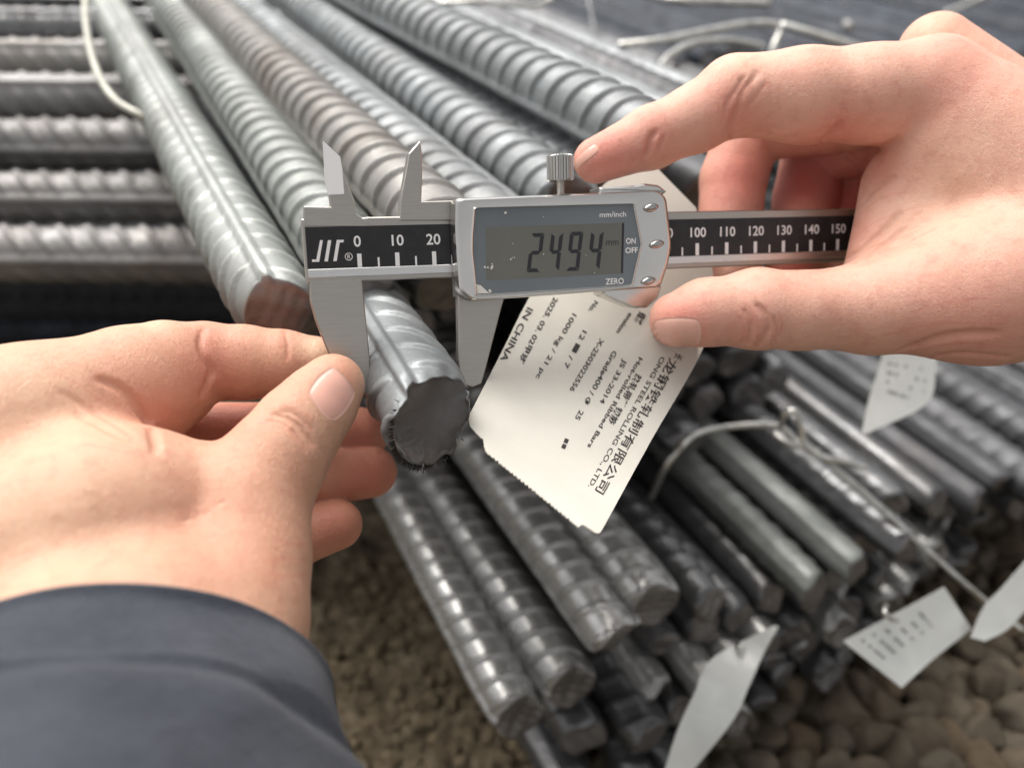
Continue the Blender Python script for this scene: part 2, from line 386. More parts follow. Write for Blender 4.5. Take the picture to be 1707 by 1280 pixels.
# thumb wedge under the housing, battery cover on top
def slab(name, poly, z0, z1, m, ch=0.05): return plate(name, poly, z0, z1, ch, m)
slab('thumb_rest', roundpoly(LP([(1004, 480), (1104, 476), (1098, 497), (1080, 513), (1058, 514), (1030, 503), (1006, 492)], 0.3), 0.05), -0.45, 0.3, M['chrome'], 0.06)
slab('battery_cover', roundpoly(LP([zx(1085, 400), zx(1330, 385), zx(1400, 372), zx(1500, 385), zx(1560, 430), zx(1500, 470), zx(1085, 470)], 0.2), 0.04), -0.3, HZ - 0.16, M['chrome'], 0.06)
# knurled lock screw on a threaded stem
def knurl(name, cxp, cyp0, cyp1, rad, m, teeth, amp, h, thread=0.0):
    a, b_ = L(cxp, cyp0, h), L(cxp - 0.5, cyp1, h); v, f = [], []
    K = teeth * 4 if teeth else 24; rows = 9 if not thread else 40
    prof = [(t, 1.0) for t in np.linspace(0, 1, rows)]
    if not thread: prof = [(0, .0), (0, .82), (0.0, .9), (.05, 1.0), (.5, 1.0), (.95, 1.0), (1, .9), (1, .5), (1.02, 0)]
    for (t, s_) in prof:
        c = a + (b_ - a) * t
        for i in range(K):
            an = 2 * math.pi * i / K; r = rad * s_
            if teeth and 0.02 < t < 0.98: r *= 1 + amp * (1 if (i % 4) in (0, 1) else -1)
            if thread: r *= 1 + thread * math.sin(t * 60 + an)
            v.append((c[0] + r * math.cos(an), c[1], h + r * math.sin(an)))
    for k in range(len(prof) - 1):
        for i in range(K): f.append([k * K + i, k * K + (i + 1) % K, (k + 1) * K + (i + 1) % K, (k + 1) * K + i])
    return mk(name, v, [q[::-1] for q in f], m, cal, False)
knurl('lock_screw_head', 934, 302, 258.5, 0.345, M['chrome'], 24, 0.09, 0.10)
knurl('lock_screw_stem', 935, 330, 300, 0.105, M['chrome'], 0, 0, 0.10, thread=0.13)

# ================================================================ RIBBED BARS
def bar_mesh(name, R=1.2, length=150, nth=72, ds=((0, 40, 0.075), (40, 70, .13), (70, 150, 0.25)), pitch=1.25, seed=0, slant=0.42, flip=False,
             rib_h=0.17, rib_w=0.105, long_h=0.17, tilt=0.3, squash=0.12, caprows=9, rough_cap=1.0):
    r_ = np.random.RandomState(seed)
    s = np.concatenate([np.arange(a, b, d) for a, b, d in ds] + [[length]])
    th = np.linspace(0, 2 * np.pi, nth, endpoint=False)
    Sg, T = np.meshgrid(s, th, indexing='ij')
    H = np.zeros_like(Sg)
    for side, ph in ((np.pi / 2, 0.0), (-np.pi / 2, pitch * 0.5)):
        dth = (T - side + np.pi) % (2 * np.pi) - np.pi
        sg = -1 if (flip and side < 0) else 1
        u = (Sg + ph + sg * slant * R * dth * 0.8) / pitch
        fr = np.abs(u - np.round(u)) * pitch
        prof = np.clip(1.7 - fr / rib_w, 0, 1); prof = prof * prof * (3 - 2 * prof)
        env = np.sqrt(np.clip(1 - (dth / 1.36) ** 2, 0, 1))
        H = np.maximum(H, rib_h * prof * env)
    for c in (0, np.pi):
        dth = np.abs((T - c + np.pi) % (2 * np.pi) - np.pi) * R
        pr = np.clip(1.8 - dth / 0.13, 0, 1); pr = pr * pr * (3 - 2 * pr)
        H = np.maximum(H, long_h * pr)
    low = sum(np.sin(Sg * k1 + T * k2 + p) * a for k1, k2, p, a in ((.31, 1, 1.2, .012), (.8, 2, .4, .01), (2.1, 3, 2.2, .008), (4.3, 1, 3, .006)))
    RR = R + H + low + r_.normal(0, .004, H.shape)
    near = np.clip(1 - Sg / 2.6, 0, 1) ** 2
    RR = RR * (1 - near * squash * (0.5 + 0.5 * np.cos(T * 2 + seed))) * (1 - 0.10 * np.clip(1 - Sg / 0.5, 0, 1) ** 2)
    X = RR * np.cos(T); Y = RR * np.sin(T)
    edge = tilt * Y * np.clip(1 - Sg / 2.0, 0, 1) + 0.12 * np.sin(3 * T + seed) * np.clip(1 - Sg / 1.0, 0, 1)
    Zz = Sg + edge
    v = np.stack([X, Y, Zz], -1).reshape(-1, 3); ns = len(s)
    i = np.arange(ns - 1)[:, None] * nth; j = np.arange(nth)[None, :]; j2 = (j + 1) % nth
    q = np.stack([i + j, i + nth + j, i + nth + j2, i + j2], -1).reshape(-1, 4)[:, ::-1]
    # rough sheared end, shared border with the side: rings shrink inwards
    cv = []; base = len(v); rim = v[:nth]
    for k in range(1, caprows + 1):
        f_ = 1 - k / (caprows + 0.5)
        pl_ = tilt * rim[:, 1]; zc = pl_ * f_ + (rim[:, 2] - pl_) * f_ ** 5 + rough_cap * 0.03 * np.sin(7 * rim[:, 0] * f_ + 4 * rim[:, 1] * f_ + seed) + rough_cap * 0.02 * np.sin(13 * rim[:, 1] * f_ - 9 * rim[:, 0] * f_ + seed) + rough_cap * 0.16 * (1 - f_ ** 2) * np.sin(rim[:, 1] * f_ * 1.6 + seed * 2.1) + rough_cap * r_.normal(0, .006, nth) * (f_ > .35)
        cv.append(np.c_[rim[:, :2] * f_, zc])
    v2 = np.concatenate([v] + cv); q2 = []
    prev = np.arange(nth)
    for k in range(caprows):
        cur = base + k * nth + np.arange(nth); q2.append(np.stack([prev, np.roll(prev, -1), np.roll(cur, -1), cur], -1)[:, ::-1]); prev = cur
    faces = np.concatenate([q] + q2).tolist(); ncap = nth * caprows
    faces.append(prev.tolist()[::-1])
    faces.append([(ns - 1) * nth + a for a in range(nth)])
    me = bpy.data.meshes.new(name); me.from_pydata((v2 / 100).tolist(), [], faces); me.update()
    mi = np.zeros(len(faces), np.int32); mi[len(q):len(q) + ncap + 1] = 1
    me.materials.append(M['bar']); me.materials.append(M['cut']); me.polygons.foreach_set('material_index', mi)
    me.shade_smooth(); return me
near_me = [bar_mesh('ribbed_bar_mesh', seed=1, tilt=0.25), bar_mesh('ribbed_bar_mesh', seed=2, tilt=-0.3, flip=True)]
far_me = [bar_mesh('ribbed_bar_mesh', nth=40, ds=((0, 150, 0.2),), seed=s_, tilt=t_, flip=fl, rib_h=0.12, rib_w=0.13, long_h=.15, squash=.07, caprows=6) for s_, t_, fl in ((3, .25, False), (4, -.3, True), (5, .1, False))]
cross_me = bar_mesh('ribbed_bar_mesh', nth=56, ds=((0, 110, 0.1),(110,150,.3)), seed=7, slant=-1.15, rib_h=.15, rib_w=.12, pitch=1.45, caprows=5)
plain_me = [bar_mesh('ribbed_bar_mesh', nth=40, ds=((0, 150, 0.2),), seed=9, tilt=.2, rib_h=0.03, rib_w=0.2, long_h=.16, squash=.07, caprows=6)]
def place_bar(me, end, d, roll, material, label, group=None, scale=1.0, name='ribbed_steel_bar'):
    o = bpy.data.objects.new(name, me); COL.objects.link(o)
    d = np.asarray(d, float); x = np.cross([0, 0, 1.0], d); x /= np.linalg.norm(x); y = np.cross(d, x)
    R3 = Matrix(((x[0], y[0], d[0]), (x[1], y[1], d[1]), (x[2], y[2], d[2]))) @ Matrix.Rotation(roll, 3, 'Z')
    Mx = R3.to_4x4() @ Matrix.Diagonal((scale, scale, 1, 1)); Mx.translation = Vector(end) / 100
    o.matrix_world = Mx
    if material is not M['bar']:
        o.material_slots[0].link = 'OBJECT'; o.material_slots[0].material = material
    if material is M['bar_green'] and 'index finger' in label: o.material_slots[1].link = 'OBJECT'; o.material_slots[1].material = M['cut_rust']
    tag(o, label, 'steel bar', group); return o
# near bundle: (end px, end py, Z, vanishing x, roll, mesh, material, label)
near = [
 (464, 519, 24.3, -20, 1.45, near_me[1], M['bar_green'], 'pale ribbed steel bar with its ridge up, ending just above the left index finger'),
 (603, 457, 25.2, 24, -0.25, near_me[0], M['bar_green'], 'pale ribbed steel bar passing behind the fixed jaws and black emblem of the caliper'),
 (768, 412, 24.4, -36, -0.3, near_me[1], M['bar_brown'], 'brownish stained ribbed steel bar between the two upper caliper points'),
 (955, 345, 28.6, 8, -0.35, near_me[0], M['bar'], 'clean grey ribbed steel bar ending behind the caliper lock screw'),
 (1095, 238, 27.8, -78, -0.35, near_me[0], M['bar'], 'bluish grey ribbed steel bar ending under the tip of the right index finger'),
]
for px, py, Z, vp, roll, me, mt, lab in near:
    place_bar(me, P(px, py, Z), bardir(vp), roll, mt, lab, 'large bars of the front bundle')
# ---- the measured bar, with a torn end and burrs
def hero_bar():
    me = bar_mesh('measured_bar_mesh', nth=120, ds=((0, 14, 0.05), (14, 60, 0.12), (60, 150, 0.25)), seed=5, slant=0.75, rib_h=0.15, rib_w=0.13, long_h=0.20, tilt=0.5, squash=0.08, caprows=26, pitch=1.35, rough_cap=0.0)
    # scooped shear face: push the cap in below its upper rim, tear a lip along the lower rim
    co = np.zeros(len(me.vertices) * 3); me.vertices.foreach_get('co', co); co = co.reshape(-1, 3) * 100
    r = np.hypot(co[:, 0], co[:, 1]); cap = (np.arange(len(co)) >= len(co) - 120 * 26)
    rr = np.random.RandomState(3)
    a = np.arctan2(co[:, 1], co[:, 0])
    co[cap, 2] += 0.36 * (1 - (r[cap] / 1.3) ** 2) * (0.65 + 0.4 * (r[cap] / 1.3) * np.sin(a[cap] + 0.9)) + 0.02 * np.clip(-co[cap, 1], 0, 1) * np.sin(co[cap, 0] * 5 + co[cap, 1] * 4) + rr.normal(0, .008, cap.sum()) * np.clip(-co[cap, 1], 0, 1) * (r[cap] > .25)
    nb = (~cap) & (co[:, 2] < 1.2)
    co[nb, 2] += 0.10 * np.sin(a[nb] * 5 + 1) * np.clip(1 - co[nb, 2] / 1.2, 0, 1) + 0.05 * np.sin(a[nb] * 13)* np.clip(1 - co[nb, 2] / 1.2, 0, 1)
    me.vertices.foreach_set('co', (co / 100).ravel()); me.update(); return me
hm = hero_bar()
hd = c2w([(284 - CX) / FPX, CY / FPX, 1.0]) - c2w([0, 0, 0]); hd /= np.linalg.norm(hd)
hero = place_bar(hm, P(722, 700, 20.2), hd, 1.16, M['bar'], 'short-looking ribbed steel bar held between the caliper jaws, its torn sheared end facing the viewer')
hero.material_slots[1].link = 'OBJECT'; hero.material_slots[1].material = M['cut_hero']
# burr fringe under the torn end: many short spikes
def burrs():
    v, f = [], []; rr = np.random.RandomState(11)
    for k in range(260):
        th = math.radians(rr.normal(272, 30)) - 0.14; r0 = 1.17
        c = np.array([r0 * math.cos(th), r0 * math.sin(th), -0.48 + 0.1 * math.sin(3 * th) + rr.uniform(-.06, .12) + 0.5 * 0]); c[2] = 0.5 * r0 * math.sin(th) + rr.uniform(-0.02, .12)
        dr = np.array([math.cos(th), math.sin(th), rr.uniform(-.9, .1)]); dr /= np.linalg.norm(dr)
        l = rr.uniform(.05, .2); w = rr.uniform(.012, .026); s_ = np.array([-math.sin(th), math.cos(th), 0]) * w; z_ = np.array([0, 0, w])
        b = len(v); v += [c - s_ - dr * .05, c + s_ - dr * .05, c + z_ * 2 - dr * .05, c + dr * l + rr.normal(0, .01, 3)]
        f += [[b, b + 1, b + 3], [b + 1, b + 2, b + 3], [b + 2, b, b + 3], [b, b + 2, b + 1]]
    return mk('burr_fringe', v, f, M['burr'], hero)
tag(burrs(), kind='stuff')

# ---- piles; W across, t along the bars, h below the camera
Dd = bardir(-22); Ww = np.cross(Dd, [0, 0, 1.0]); Ww /= np.linalg.norm(Ww)
def wt(w, t, h): return Ww * w + Dd * t + np.array([0, 0, CAMH + h])
def px_of(p):
    q = np.asarray(p) - [0, 0, CAMH]; d = q[1] * cp - q[2] * sp; u = q[1] * sp + q[2] * cp
    return CX + FPX * q[0] / d, CY - FPX * u / d, d
def fill(ws, h, tfun, label, group, mats, meshes, jit=0.35, dv=0.006, seed=0, sc=1.0):
    r_ = random.Random(seed)
    for w in ws:
        t = tfun(w) + r_.uniform(-jit, jit) * 3; hh = h(w) if callable(h) else h
        d = Dd + Ww * r_.uniform(-dv, dv) + np.array([0, 0, r_.uniform(-dv, dv) * .4]); d /= np.linalg.norm(d)
        place_bar(r_.choice(meshes), wt(w + r_.uniform(-.2, .2), t, hh + r_.uniform(-.25, .25)), d, r_.uniform(0, 6.28), r_.choice(mats), label, group, sc)
fr = lambda a, b, s: np.arange(a, b, s)
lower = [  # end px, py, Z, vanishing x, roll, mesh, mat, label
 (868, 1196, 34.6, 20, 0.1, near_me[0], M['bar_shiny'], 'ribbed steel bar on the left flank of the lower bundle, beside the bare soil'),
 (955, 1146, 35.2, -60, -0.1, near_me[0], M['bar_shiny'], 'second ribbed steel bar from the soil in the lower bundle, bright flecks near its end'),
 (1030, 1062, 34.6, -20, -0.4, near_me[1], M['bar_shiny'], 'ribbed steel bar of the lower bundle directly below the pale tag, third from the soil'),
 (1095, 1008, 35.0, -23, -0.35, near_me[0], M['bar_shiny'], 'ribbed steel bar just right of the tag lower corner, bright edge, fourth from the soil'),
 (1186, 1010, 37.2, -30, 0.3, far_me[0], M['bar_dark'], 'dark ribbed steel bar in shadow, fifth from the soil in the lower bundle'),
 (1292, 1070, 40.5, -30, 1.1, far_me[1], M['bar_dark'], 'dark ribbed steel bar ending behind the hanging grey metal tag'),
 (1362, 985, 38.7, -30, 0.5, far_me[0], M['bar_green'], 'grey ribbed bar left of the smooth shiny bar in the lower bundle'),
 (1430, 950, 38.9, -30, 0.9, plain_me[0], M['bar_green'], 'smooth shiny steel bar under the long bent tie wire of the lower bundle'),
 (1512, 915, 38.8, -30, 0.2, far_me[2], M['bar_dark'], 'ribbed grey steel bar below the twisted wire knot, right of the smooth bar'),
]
for px, py, Z, vp, roll, me, mt, lab in lower:
    place_bar(me, P(px, py, Z), bardir(vp), roll, mt, lab, 'bars of the lower bundle', .76 if px > 1150 else 1.0)
allm = far_me
LB = 'ribbed steel bar among the stacked ends of the lower bundle'
for k_, w_ in enumerate((28.9, 31.0, 33.1, 35.2)):
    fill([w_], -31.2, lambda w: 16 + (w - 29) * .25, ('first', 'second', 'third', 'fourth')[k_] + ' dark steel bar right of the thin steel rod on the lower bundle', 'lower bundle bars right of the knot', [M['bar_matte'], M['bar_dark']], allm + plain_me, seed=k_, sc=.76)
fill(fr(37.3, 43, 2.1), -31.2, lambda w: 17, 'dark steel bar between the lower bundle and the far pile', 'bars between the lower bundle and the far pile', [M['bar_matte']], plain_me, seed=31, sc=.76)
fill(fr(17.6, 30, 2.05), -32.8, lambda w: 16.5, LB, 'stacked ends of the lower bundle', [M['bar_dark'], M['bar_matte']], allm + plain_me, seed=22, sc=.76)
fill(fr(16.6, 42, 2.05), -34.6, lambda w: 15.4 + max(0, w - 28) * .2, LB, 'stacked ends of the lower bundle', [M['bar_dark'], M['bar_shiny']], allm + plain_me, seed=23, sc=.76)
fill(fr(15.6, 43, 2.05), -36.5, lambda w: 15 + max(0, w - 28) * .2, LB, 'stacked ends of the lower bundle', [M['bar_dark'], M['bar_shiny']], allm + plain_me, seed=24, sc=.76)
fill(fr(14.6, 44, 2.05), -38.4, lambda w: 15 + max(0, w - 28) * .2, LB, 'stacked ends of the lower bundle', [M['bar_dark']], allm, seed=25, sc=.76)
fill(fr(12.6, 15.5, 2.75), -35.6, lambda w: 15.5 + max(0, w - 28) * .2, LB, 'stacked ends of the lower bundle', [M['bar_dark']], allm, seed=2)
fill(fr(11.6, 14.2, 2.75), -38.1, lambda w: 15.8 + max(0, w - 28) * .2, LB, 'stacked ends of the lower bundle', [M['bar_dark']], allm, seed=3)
# middle pile whose ends face the viewer under the right thumb
MB = 'dark ribbed steel bar of the middle stack, ends showing below the right thumb'
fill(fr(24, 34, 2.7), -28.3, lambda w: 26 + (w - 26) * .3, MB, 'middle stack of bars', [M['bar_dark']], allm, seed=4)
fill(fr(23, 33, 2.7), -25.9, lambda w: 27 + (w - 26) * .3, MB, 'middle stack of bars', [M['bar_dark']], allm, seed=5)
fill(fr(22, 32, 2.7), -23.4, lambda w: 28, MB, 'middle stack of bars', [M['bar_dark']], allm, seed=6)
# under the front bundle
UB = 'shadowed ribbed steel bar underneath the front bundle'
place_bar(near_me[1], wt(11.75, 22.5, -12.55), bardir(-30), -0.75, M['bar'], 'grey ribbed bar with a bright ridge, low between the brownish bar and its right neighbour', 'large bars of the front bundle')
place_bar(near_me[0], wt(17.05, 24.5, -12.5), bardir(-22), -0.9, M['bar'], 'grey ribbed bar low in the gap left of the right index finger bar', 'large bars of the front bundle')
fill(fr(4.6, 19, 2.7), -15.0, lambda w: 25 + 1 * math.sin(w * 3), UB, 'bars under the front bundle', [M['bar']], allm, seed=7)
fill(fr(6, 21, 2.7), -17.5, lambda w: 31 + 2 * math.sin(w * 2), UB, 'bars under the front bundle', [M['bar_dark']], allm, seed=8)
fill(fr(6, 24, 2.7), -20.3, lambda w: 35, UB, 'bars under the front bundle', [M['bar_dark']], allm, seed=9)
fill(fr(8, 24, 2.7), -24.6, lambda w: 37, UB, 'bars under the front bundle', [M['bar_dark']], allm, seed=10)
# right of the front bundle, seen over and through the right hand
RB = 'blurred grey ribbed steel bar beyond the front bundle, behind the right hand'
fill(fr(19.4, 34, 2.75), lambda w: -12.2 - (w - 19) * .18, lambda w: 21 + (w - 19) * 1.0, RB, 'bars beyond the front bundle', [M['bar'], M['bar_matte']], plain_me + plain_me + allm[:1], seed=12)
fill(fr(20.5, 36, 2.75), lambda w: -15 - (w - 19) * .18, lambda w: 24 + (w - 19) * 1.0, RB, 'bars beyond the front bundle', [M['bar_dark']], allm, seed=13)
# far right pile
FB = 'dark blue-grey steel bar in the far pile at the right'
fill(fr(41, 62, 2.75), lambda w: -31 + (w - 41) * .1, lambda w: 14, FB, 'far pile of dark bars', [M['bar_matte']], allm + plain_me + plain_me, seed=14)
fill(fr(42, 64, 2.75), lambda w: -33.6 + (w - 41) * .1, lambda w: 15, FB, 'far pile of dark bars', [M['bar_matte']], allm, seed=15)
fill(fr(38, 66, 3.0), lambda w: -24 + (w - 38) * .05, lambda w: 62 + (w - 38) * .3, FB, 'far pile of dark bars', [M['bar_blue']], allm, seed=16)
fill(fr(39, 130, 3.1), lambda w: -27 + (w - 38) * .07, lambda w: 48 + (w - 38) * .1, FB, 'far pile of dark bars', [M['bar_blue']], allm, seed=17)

# ---- cross pile at the left: bars lying across the picture
XB = 'ribbed steel bar lying crosswise in the left pile'
r_ = random.Random(5)
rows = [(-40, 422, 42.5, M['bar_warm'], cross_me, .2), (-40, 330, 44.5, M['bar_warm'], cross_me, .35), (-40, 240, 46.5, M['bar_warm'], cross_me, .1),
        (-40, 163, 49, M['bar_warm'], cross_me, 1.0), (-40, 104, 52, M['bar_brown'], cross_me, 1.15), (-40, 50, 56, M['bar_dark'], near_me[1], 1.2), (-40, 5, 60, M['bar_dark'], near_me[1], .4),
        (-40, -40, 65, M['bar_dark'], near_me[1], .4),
        (-40, 284, 48.0, M['bar_dark'], far_me[0], .4), (-40, 378, 45.5, M['bar_dark'], far_me[0], .4), (-40, 205, 51, M['bar_dark'], far_me[0], .4), (-40, 458, 46.5, M['bar_blue'], far_me[0], .4), (-40, 492, 50, M['bar_blue'], far_me[1], .4), (-40, 540, 54, M['bar_blue'], far_me[1], 1.5), (-40, 430, 50, M['bar_blue'], far_me[1], 1.5), (-40, 585, 57, M['bar_blue'], far_me[1], .4), (-40, 400, 54, M['bar_blue'], far_me[1], .4), (-40, 360, 58, M['bar_blue'], far_me[1], .4)]  # near-black steel on the deep bars paints the shade inside the pile
names = ['lowest bright', 'second bright', 'third bright', 'herringbone pale', 'herringbone brownish']
for k, (px, py, Z, mt, me, roll) in enumerate(rows):
    p = P(px, py, Z); rt = P(345, py + 4, Z + .3)
    d = (p - rt); d /= np.linalg.norm(d); e = rt - d * (11.5 if k < 8 else 10)
    lab = names[k] + ' ribbed steel bar lying crosswise in the pile at the left' if k < 5 else XB + ', dark and half hidden'
    place_bar(me, e, d, roll, mt, lab, 'crosswise bars of the left pile', 1.16)

# ---- ground
def fbm(x, y, seed=0, oct_=5, f0=.25):
    rr = np.random.RandomState(seed); out = np.zeros_like(x); a = 1.0; f = f0
    for _ in range(oct_):
        g = rr.rand(64, 64); X = x * f + rr.rand() * 50; Y = y * f + rr.rand() * 50
        xi, yi = np.floor(X).astype(int), np.floor(Y).astype(int); u, w = X - xi, Y - yi; u = u * u * (3 - 2 * u); w = w * w * (3 - 2 * w)
        G = lambda i, j: g[i % 64, j % 64]
        out += a * ((G(xi, yi) * (1 - u) + G(xi + 1, yi) * u) * (1 - w) + (G(xi, yi + 1) * (1 - u) + G(xi + 1, yi + 1) * u) * w - .5)
        a *= .52; f *= 2.05
    return out
far_ = np.array([1, 2, 4, 8, 16, 40, 100, 250, 600, 1500, 4000, 12000, 30000.])
gx = np.concatenate([-14 - far_[::-1], np.arange(-14, 44, .24), 44 + far_]); gy = np.concatenate([8 - far_[::-1], np.arange(8, 42, .24), 42 + far_])
GX, GY = np.meshgrid(gx, gy, indexing='ij')
base = fbm(GX, GY, 1, 5, .3); lump = np.abs(fbm(GX, GY, 2, 4, .75)); 
GZ = 1.0 * base - 1.1 * np.clip(lump - .02, 0, .5) + .5 * np.abs(fbm(GX, GY, 6, 3, 1.3))
GZ = np.where((GX > -16) & (GX < 46) & (GY > 6) & (GY < 44), GZ, 0) - 0.3
ng, mg = GX.shape
idx = np.arange(ng * mg).reshape(ng, mg)
q = np.stack([idx[:-1, :-1], idx[1:, :-1], idx[1:, 1:], idx[:-1, 1:]], -1).reshape(-1, 4)
m, nt, b = mat('trodden_soil'); co = coords(nt)
n1 = noise(nt, co, 62, 7, .62); n2 = noise(nt, co, 260, 5, .7); n3 = noise(nt, co, 5, 3)
c = ramp(nt, n1, [(.3, (.055, .041, .026)), (.5, (.125, .098, .064)), (.70, (.235, .193, .135))])
c = mix(nt, ramp(nt, n2, [(.35, g3(.6)), (.6, g3(0))]), c, (.06, .045, .03))
c = mix(nt, ramp(nt, n3, [(.5, g3(0)), (.7, g3(.35))]), c, (.25, .215, .15))
nt.links.new(c, b.inputs['Base Color']); b.inputs['Roughness'].default_value = .9; b.inputs['Specular IOR Level'].default_value = .2
p_ = bump(nt, b, n1, .7, .003); bump(nt, b, n2, .6, .001, p_)
M['soil'] = m
g = mk('ground', np.stack([GX, GY, GZ], -1).reshape(-1, 3), q, M['soil'], None, True); g['kind'] = 'structure'

# loose clods and crumbs on the soil
def clods():
    rr = np.random.RandomState(21); V, F = [], []
    bm = bmesh.new(); bmesh.ops.create_icosphere(bm, subdivisions=2, radius=1.0); bv = np.array([tuple(x.co) for x in bm.verts]); bf = [[x.index for x in fc.verts] for fc in bm.faces]; bm.free()
    for k in range(2600):
        x, y = rr.uniform(-11, 14), rr.uniform(9, 36); i, j = np.searchsorted(gx, x), np.searchsorted(gy, y); z = GZ[i, j]
        s_ = .09 + .5 * rr.rand() ** 3.2; sc = s_ * rr.uniform(.6, 1.3, 3); sc[2] *= .7; p = bv.copy(); pl = rr.normal(size=(6, 3)); pl /= np.linalg.norm(pl, axis=1, keepdims=True)
        for n_ in pl:
            e = p @ n_ - rr.uniform(.5, .85); p = p - np.outer(np.clip(e, 0, None), n_)
        b0 = len(V) * len(bv); V.append(p * sc + [x, y, z + sc[2] * .25]); F += [[q + b0 for q in f] for f in bf]
    o = mk('loose_clods', np.concatenate(V), F, M['soil_clod'], None, False); tag(o, 'loose crumbs and clods of dried brown soil scattered on the ground', 'soil', None, 'stuff')
# ---- packed stones at the lower right
def stone_mat(name, col):
    m, nt, b = mat(name); co = coords(nt); oi = N(nt, 'ShaderNodeObjectInfo')
    n1 = noise(nt, co, 70, 6, .65); n2 = noise(nt, co, 500, 3, .6)
    c = ramp(nt, n1, [(.3, tuple(x * .6 for x in col)), (.55, col), (.75, tuple(x * 1.35 for x in col))])
    t = ramp(nt, oi.outputs['Random'], [(0, (.75, .72, .68)), (.5, (1, 1, 1)), (1, (1.0, .86, .74))])
    c = mix(nt, 1.0, c, t, 'MULTIPLY'); nt.links.new(c, b.inputs['Base Color']); b.inputs['Roughness'].default_value = .85
    b.inputs['Specular IOR Level'].default_value = .25
    bump(nt, b, n1, .6, .001, bump(nt, b, n2, .5, .0004)); return m
M['soil_clod'] = stone_mat('dried_soil', (.145, .113, .073)); clods()
M['stone'] = stone_mat('dusty_stone', (.118, .098, .073))
def stone_mesh(seed):
    r_ = np.random.RandomState(seed); bm = bmesh.new(); bmesh.ops.create_icosphere(bm, subdivisions=3, radius=1.0)
    pl = r_.normal(size=(13, 3)); pl /= np.linalg.norm(pl, axis=1, keepdims=True); dd = r_.uniform(.5, .8, 13)
    for vv in bm.verts:
        p = np.array(vv.co)
        for n_, d_ in zip(pl, dd):
            e = p.dot(n_) - d_
            if e > 0: p = p - n_ * e * .98
        p += .03 * np.sin(p[::-1] * 7 + seed); vv.co = Vector(p * .0145)
    me = bpy.data.meshes.new('stone_mesh'); bm.to_mesh(me); bm.free(); me.materials.append(M['stone']); me.shade_smooth(); return me
sm = [stone_mesh(s_) for s_ in range(7)]
r_ = random.Random(3); cnt = 0
yy = 17.0; row = 0
while yy < 40:
    xx = 4.5 + (row % 2) * .9
    while xx < 42:
        x, y = xx + r_.uniform(-.3, .3), yy + r_.uniform(-.3, .3); pxx, pyy, dd_ = px_of((x, y, 0.6))
        w = Ww[0] * x + Ww[1] * y; t = Dd[0] * x + Dd[1] * y
        edge = 1000 + 40 * math.sin(yy * 2)
        keep = pxx > edge or r_.random() < max(0, (pxx - 930) / 900)
        if t < 17.5 + max(0, w - 28) * .22 and keep and pxx < 1800 and pyy < 1380 and cnt < 290:
            o = bpy.data.objects.new('stone', r_.choice(sm)); COL.objects.link(o)
            o.location = (x / 100, y / 100, r_.uniform(.0, .6) / 100); o.rotation_euler = (r_.uniform(0, 6), r_.uniform(0, 6), r_.uniform(0, 6)); s_ = r_.uniform(.78, 1.25); o.scale = (s_, s_ * r_.uniform(.75, 1.2), s_)
            tag(o, 'dusty brown stone packed among others on the ground below the bar ends', 'stone', 'packed stones below the bar ends'); cnt += 1
        xx += 1.85
    yy += 1.5; row += 1

# ---- tie wires
def spline(pts, n=10):
    pts = np.asarray(pts, float); out = []
    Q = np.r_[[2 * pts[0] - pts[1]], pts, [2 * pts[-1] - pts[-2]]]
    for i in range(1, len(Q) - 2):
        for t in np.linspace(0, 1, n, endpoint=False):
            a, b_, c_, d_ = Q[i - 1], Q[i], Q[i + 1], Q[i + 2]
            out.append(.5 * ((2 * b_) + (-a + c_) * t + (2 * a - 5 * b_ + 4 * c_ - d_) * t * t + (-a + 3 * b_ - 3 * c_ + d_) * t ** 3))
    out.append(pts[-1]); return np.array(out)
def tube(pts, rad, K=10, n=10):
    c = spline(pts, n); v, f = [], []
    tg = np.gradient(c, axis=0); tg /= np.linalg.norm(tg, axis=1, keepdims=True); up = np.array([.3, .2, 1.0])
    for i in range(len(c)):
        u = np.cross(tg[i], up); u /= np.linalg.norm(u); w = np.cross(u, tg[i]); up = w
        for k in range(K):
            a = 2 * math.pi * k / K; v.append(c[i] + rad * (math.cos(a) * u + math.sin(a) * w))
    for i in range(len(c) - 1):
        for k in range(K): f.append([i * K + k, i * K + (k + 1) % K, (i + 1) * K + (k + 1) % K, (i + 1) * K + k])
    f.append(list(range(K))[::-1]); f.append([(len(c) - 1) * K + k for k in range(K)]); return v, f
def wire(label, lists, rad, name='tie_wire', m=None):
    root = None
    for i, pts in enumerate(lists):
        w3 = [P(*p) for p in pts]; v, f = tube(w3, rad[i] if isinstance(rad, (list, tuple)) else rad)
        o = mk(name if i == 0 else 'wire_end', v, f, m or M['wire'], root, True)
        if i == 0:
            root = o; l = w3[0]; world_origin(o, l); tag(o, label, 'wire')
        else: world_origin(o, w3[0]); o.location = (Vector(w3[0]) - Vector([P(*lists[0][0])[k] for k in range(3)])) / 100
    return root
wire('thick pale wire strap curving round the left side of the large bundle', [[(160, -60, 50), (143, 0, 46), (146, 60, 43), (162, 120, 40.5), (190, 165, 38.5), (232, 192, 37.5), (270, 215, 38.5), (300, 240, 41)]], .19, m=M['strap'])
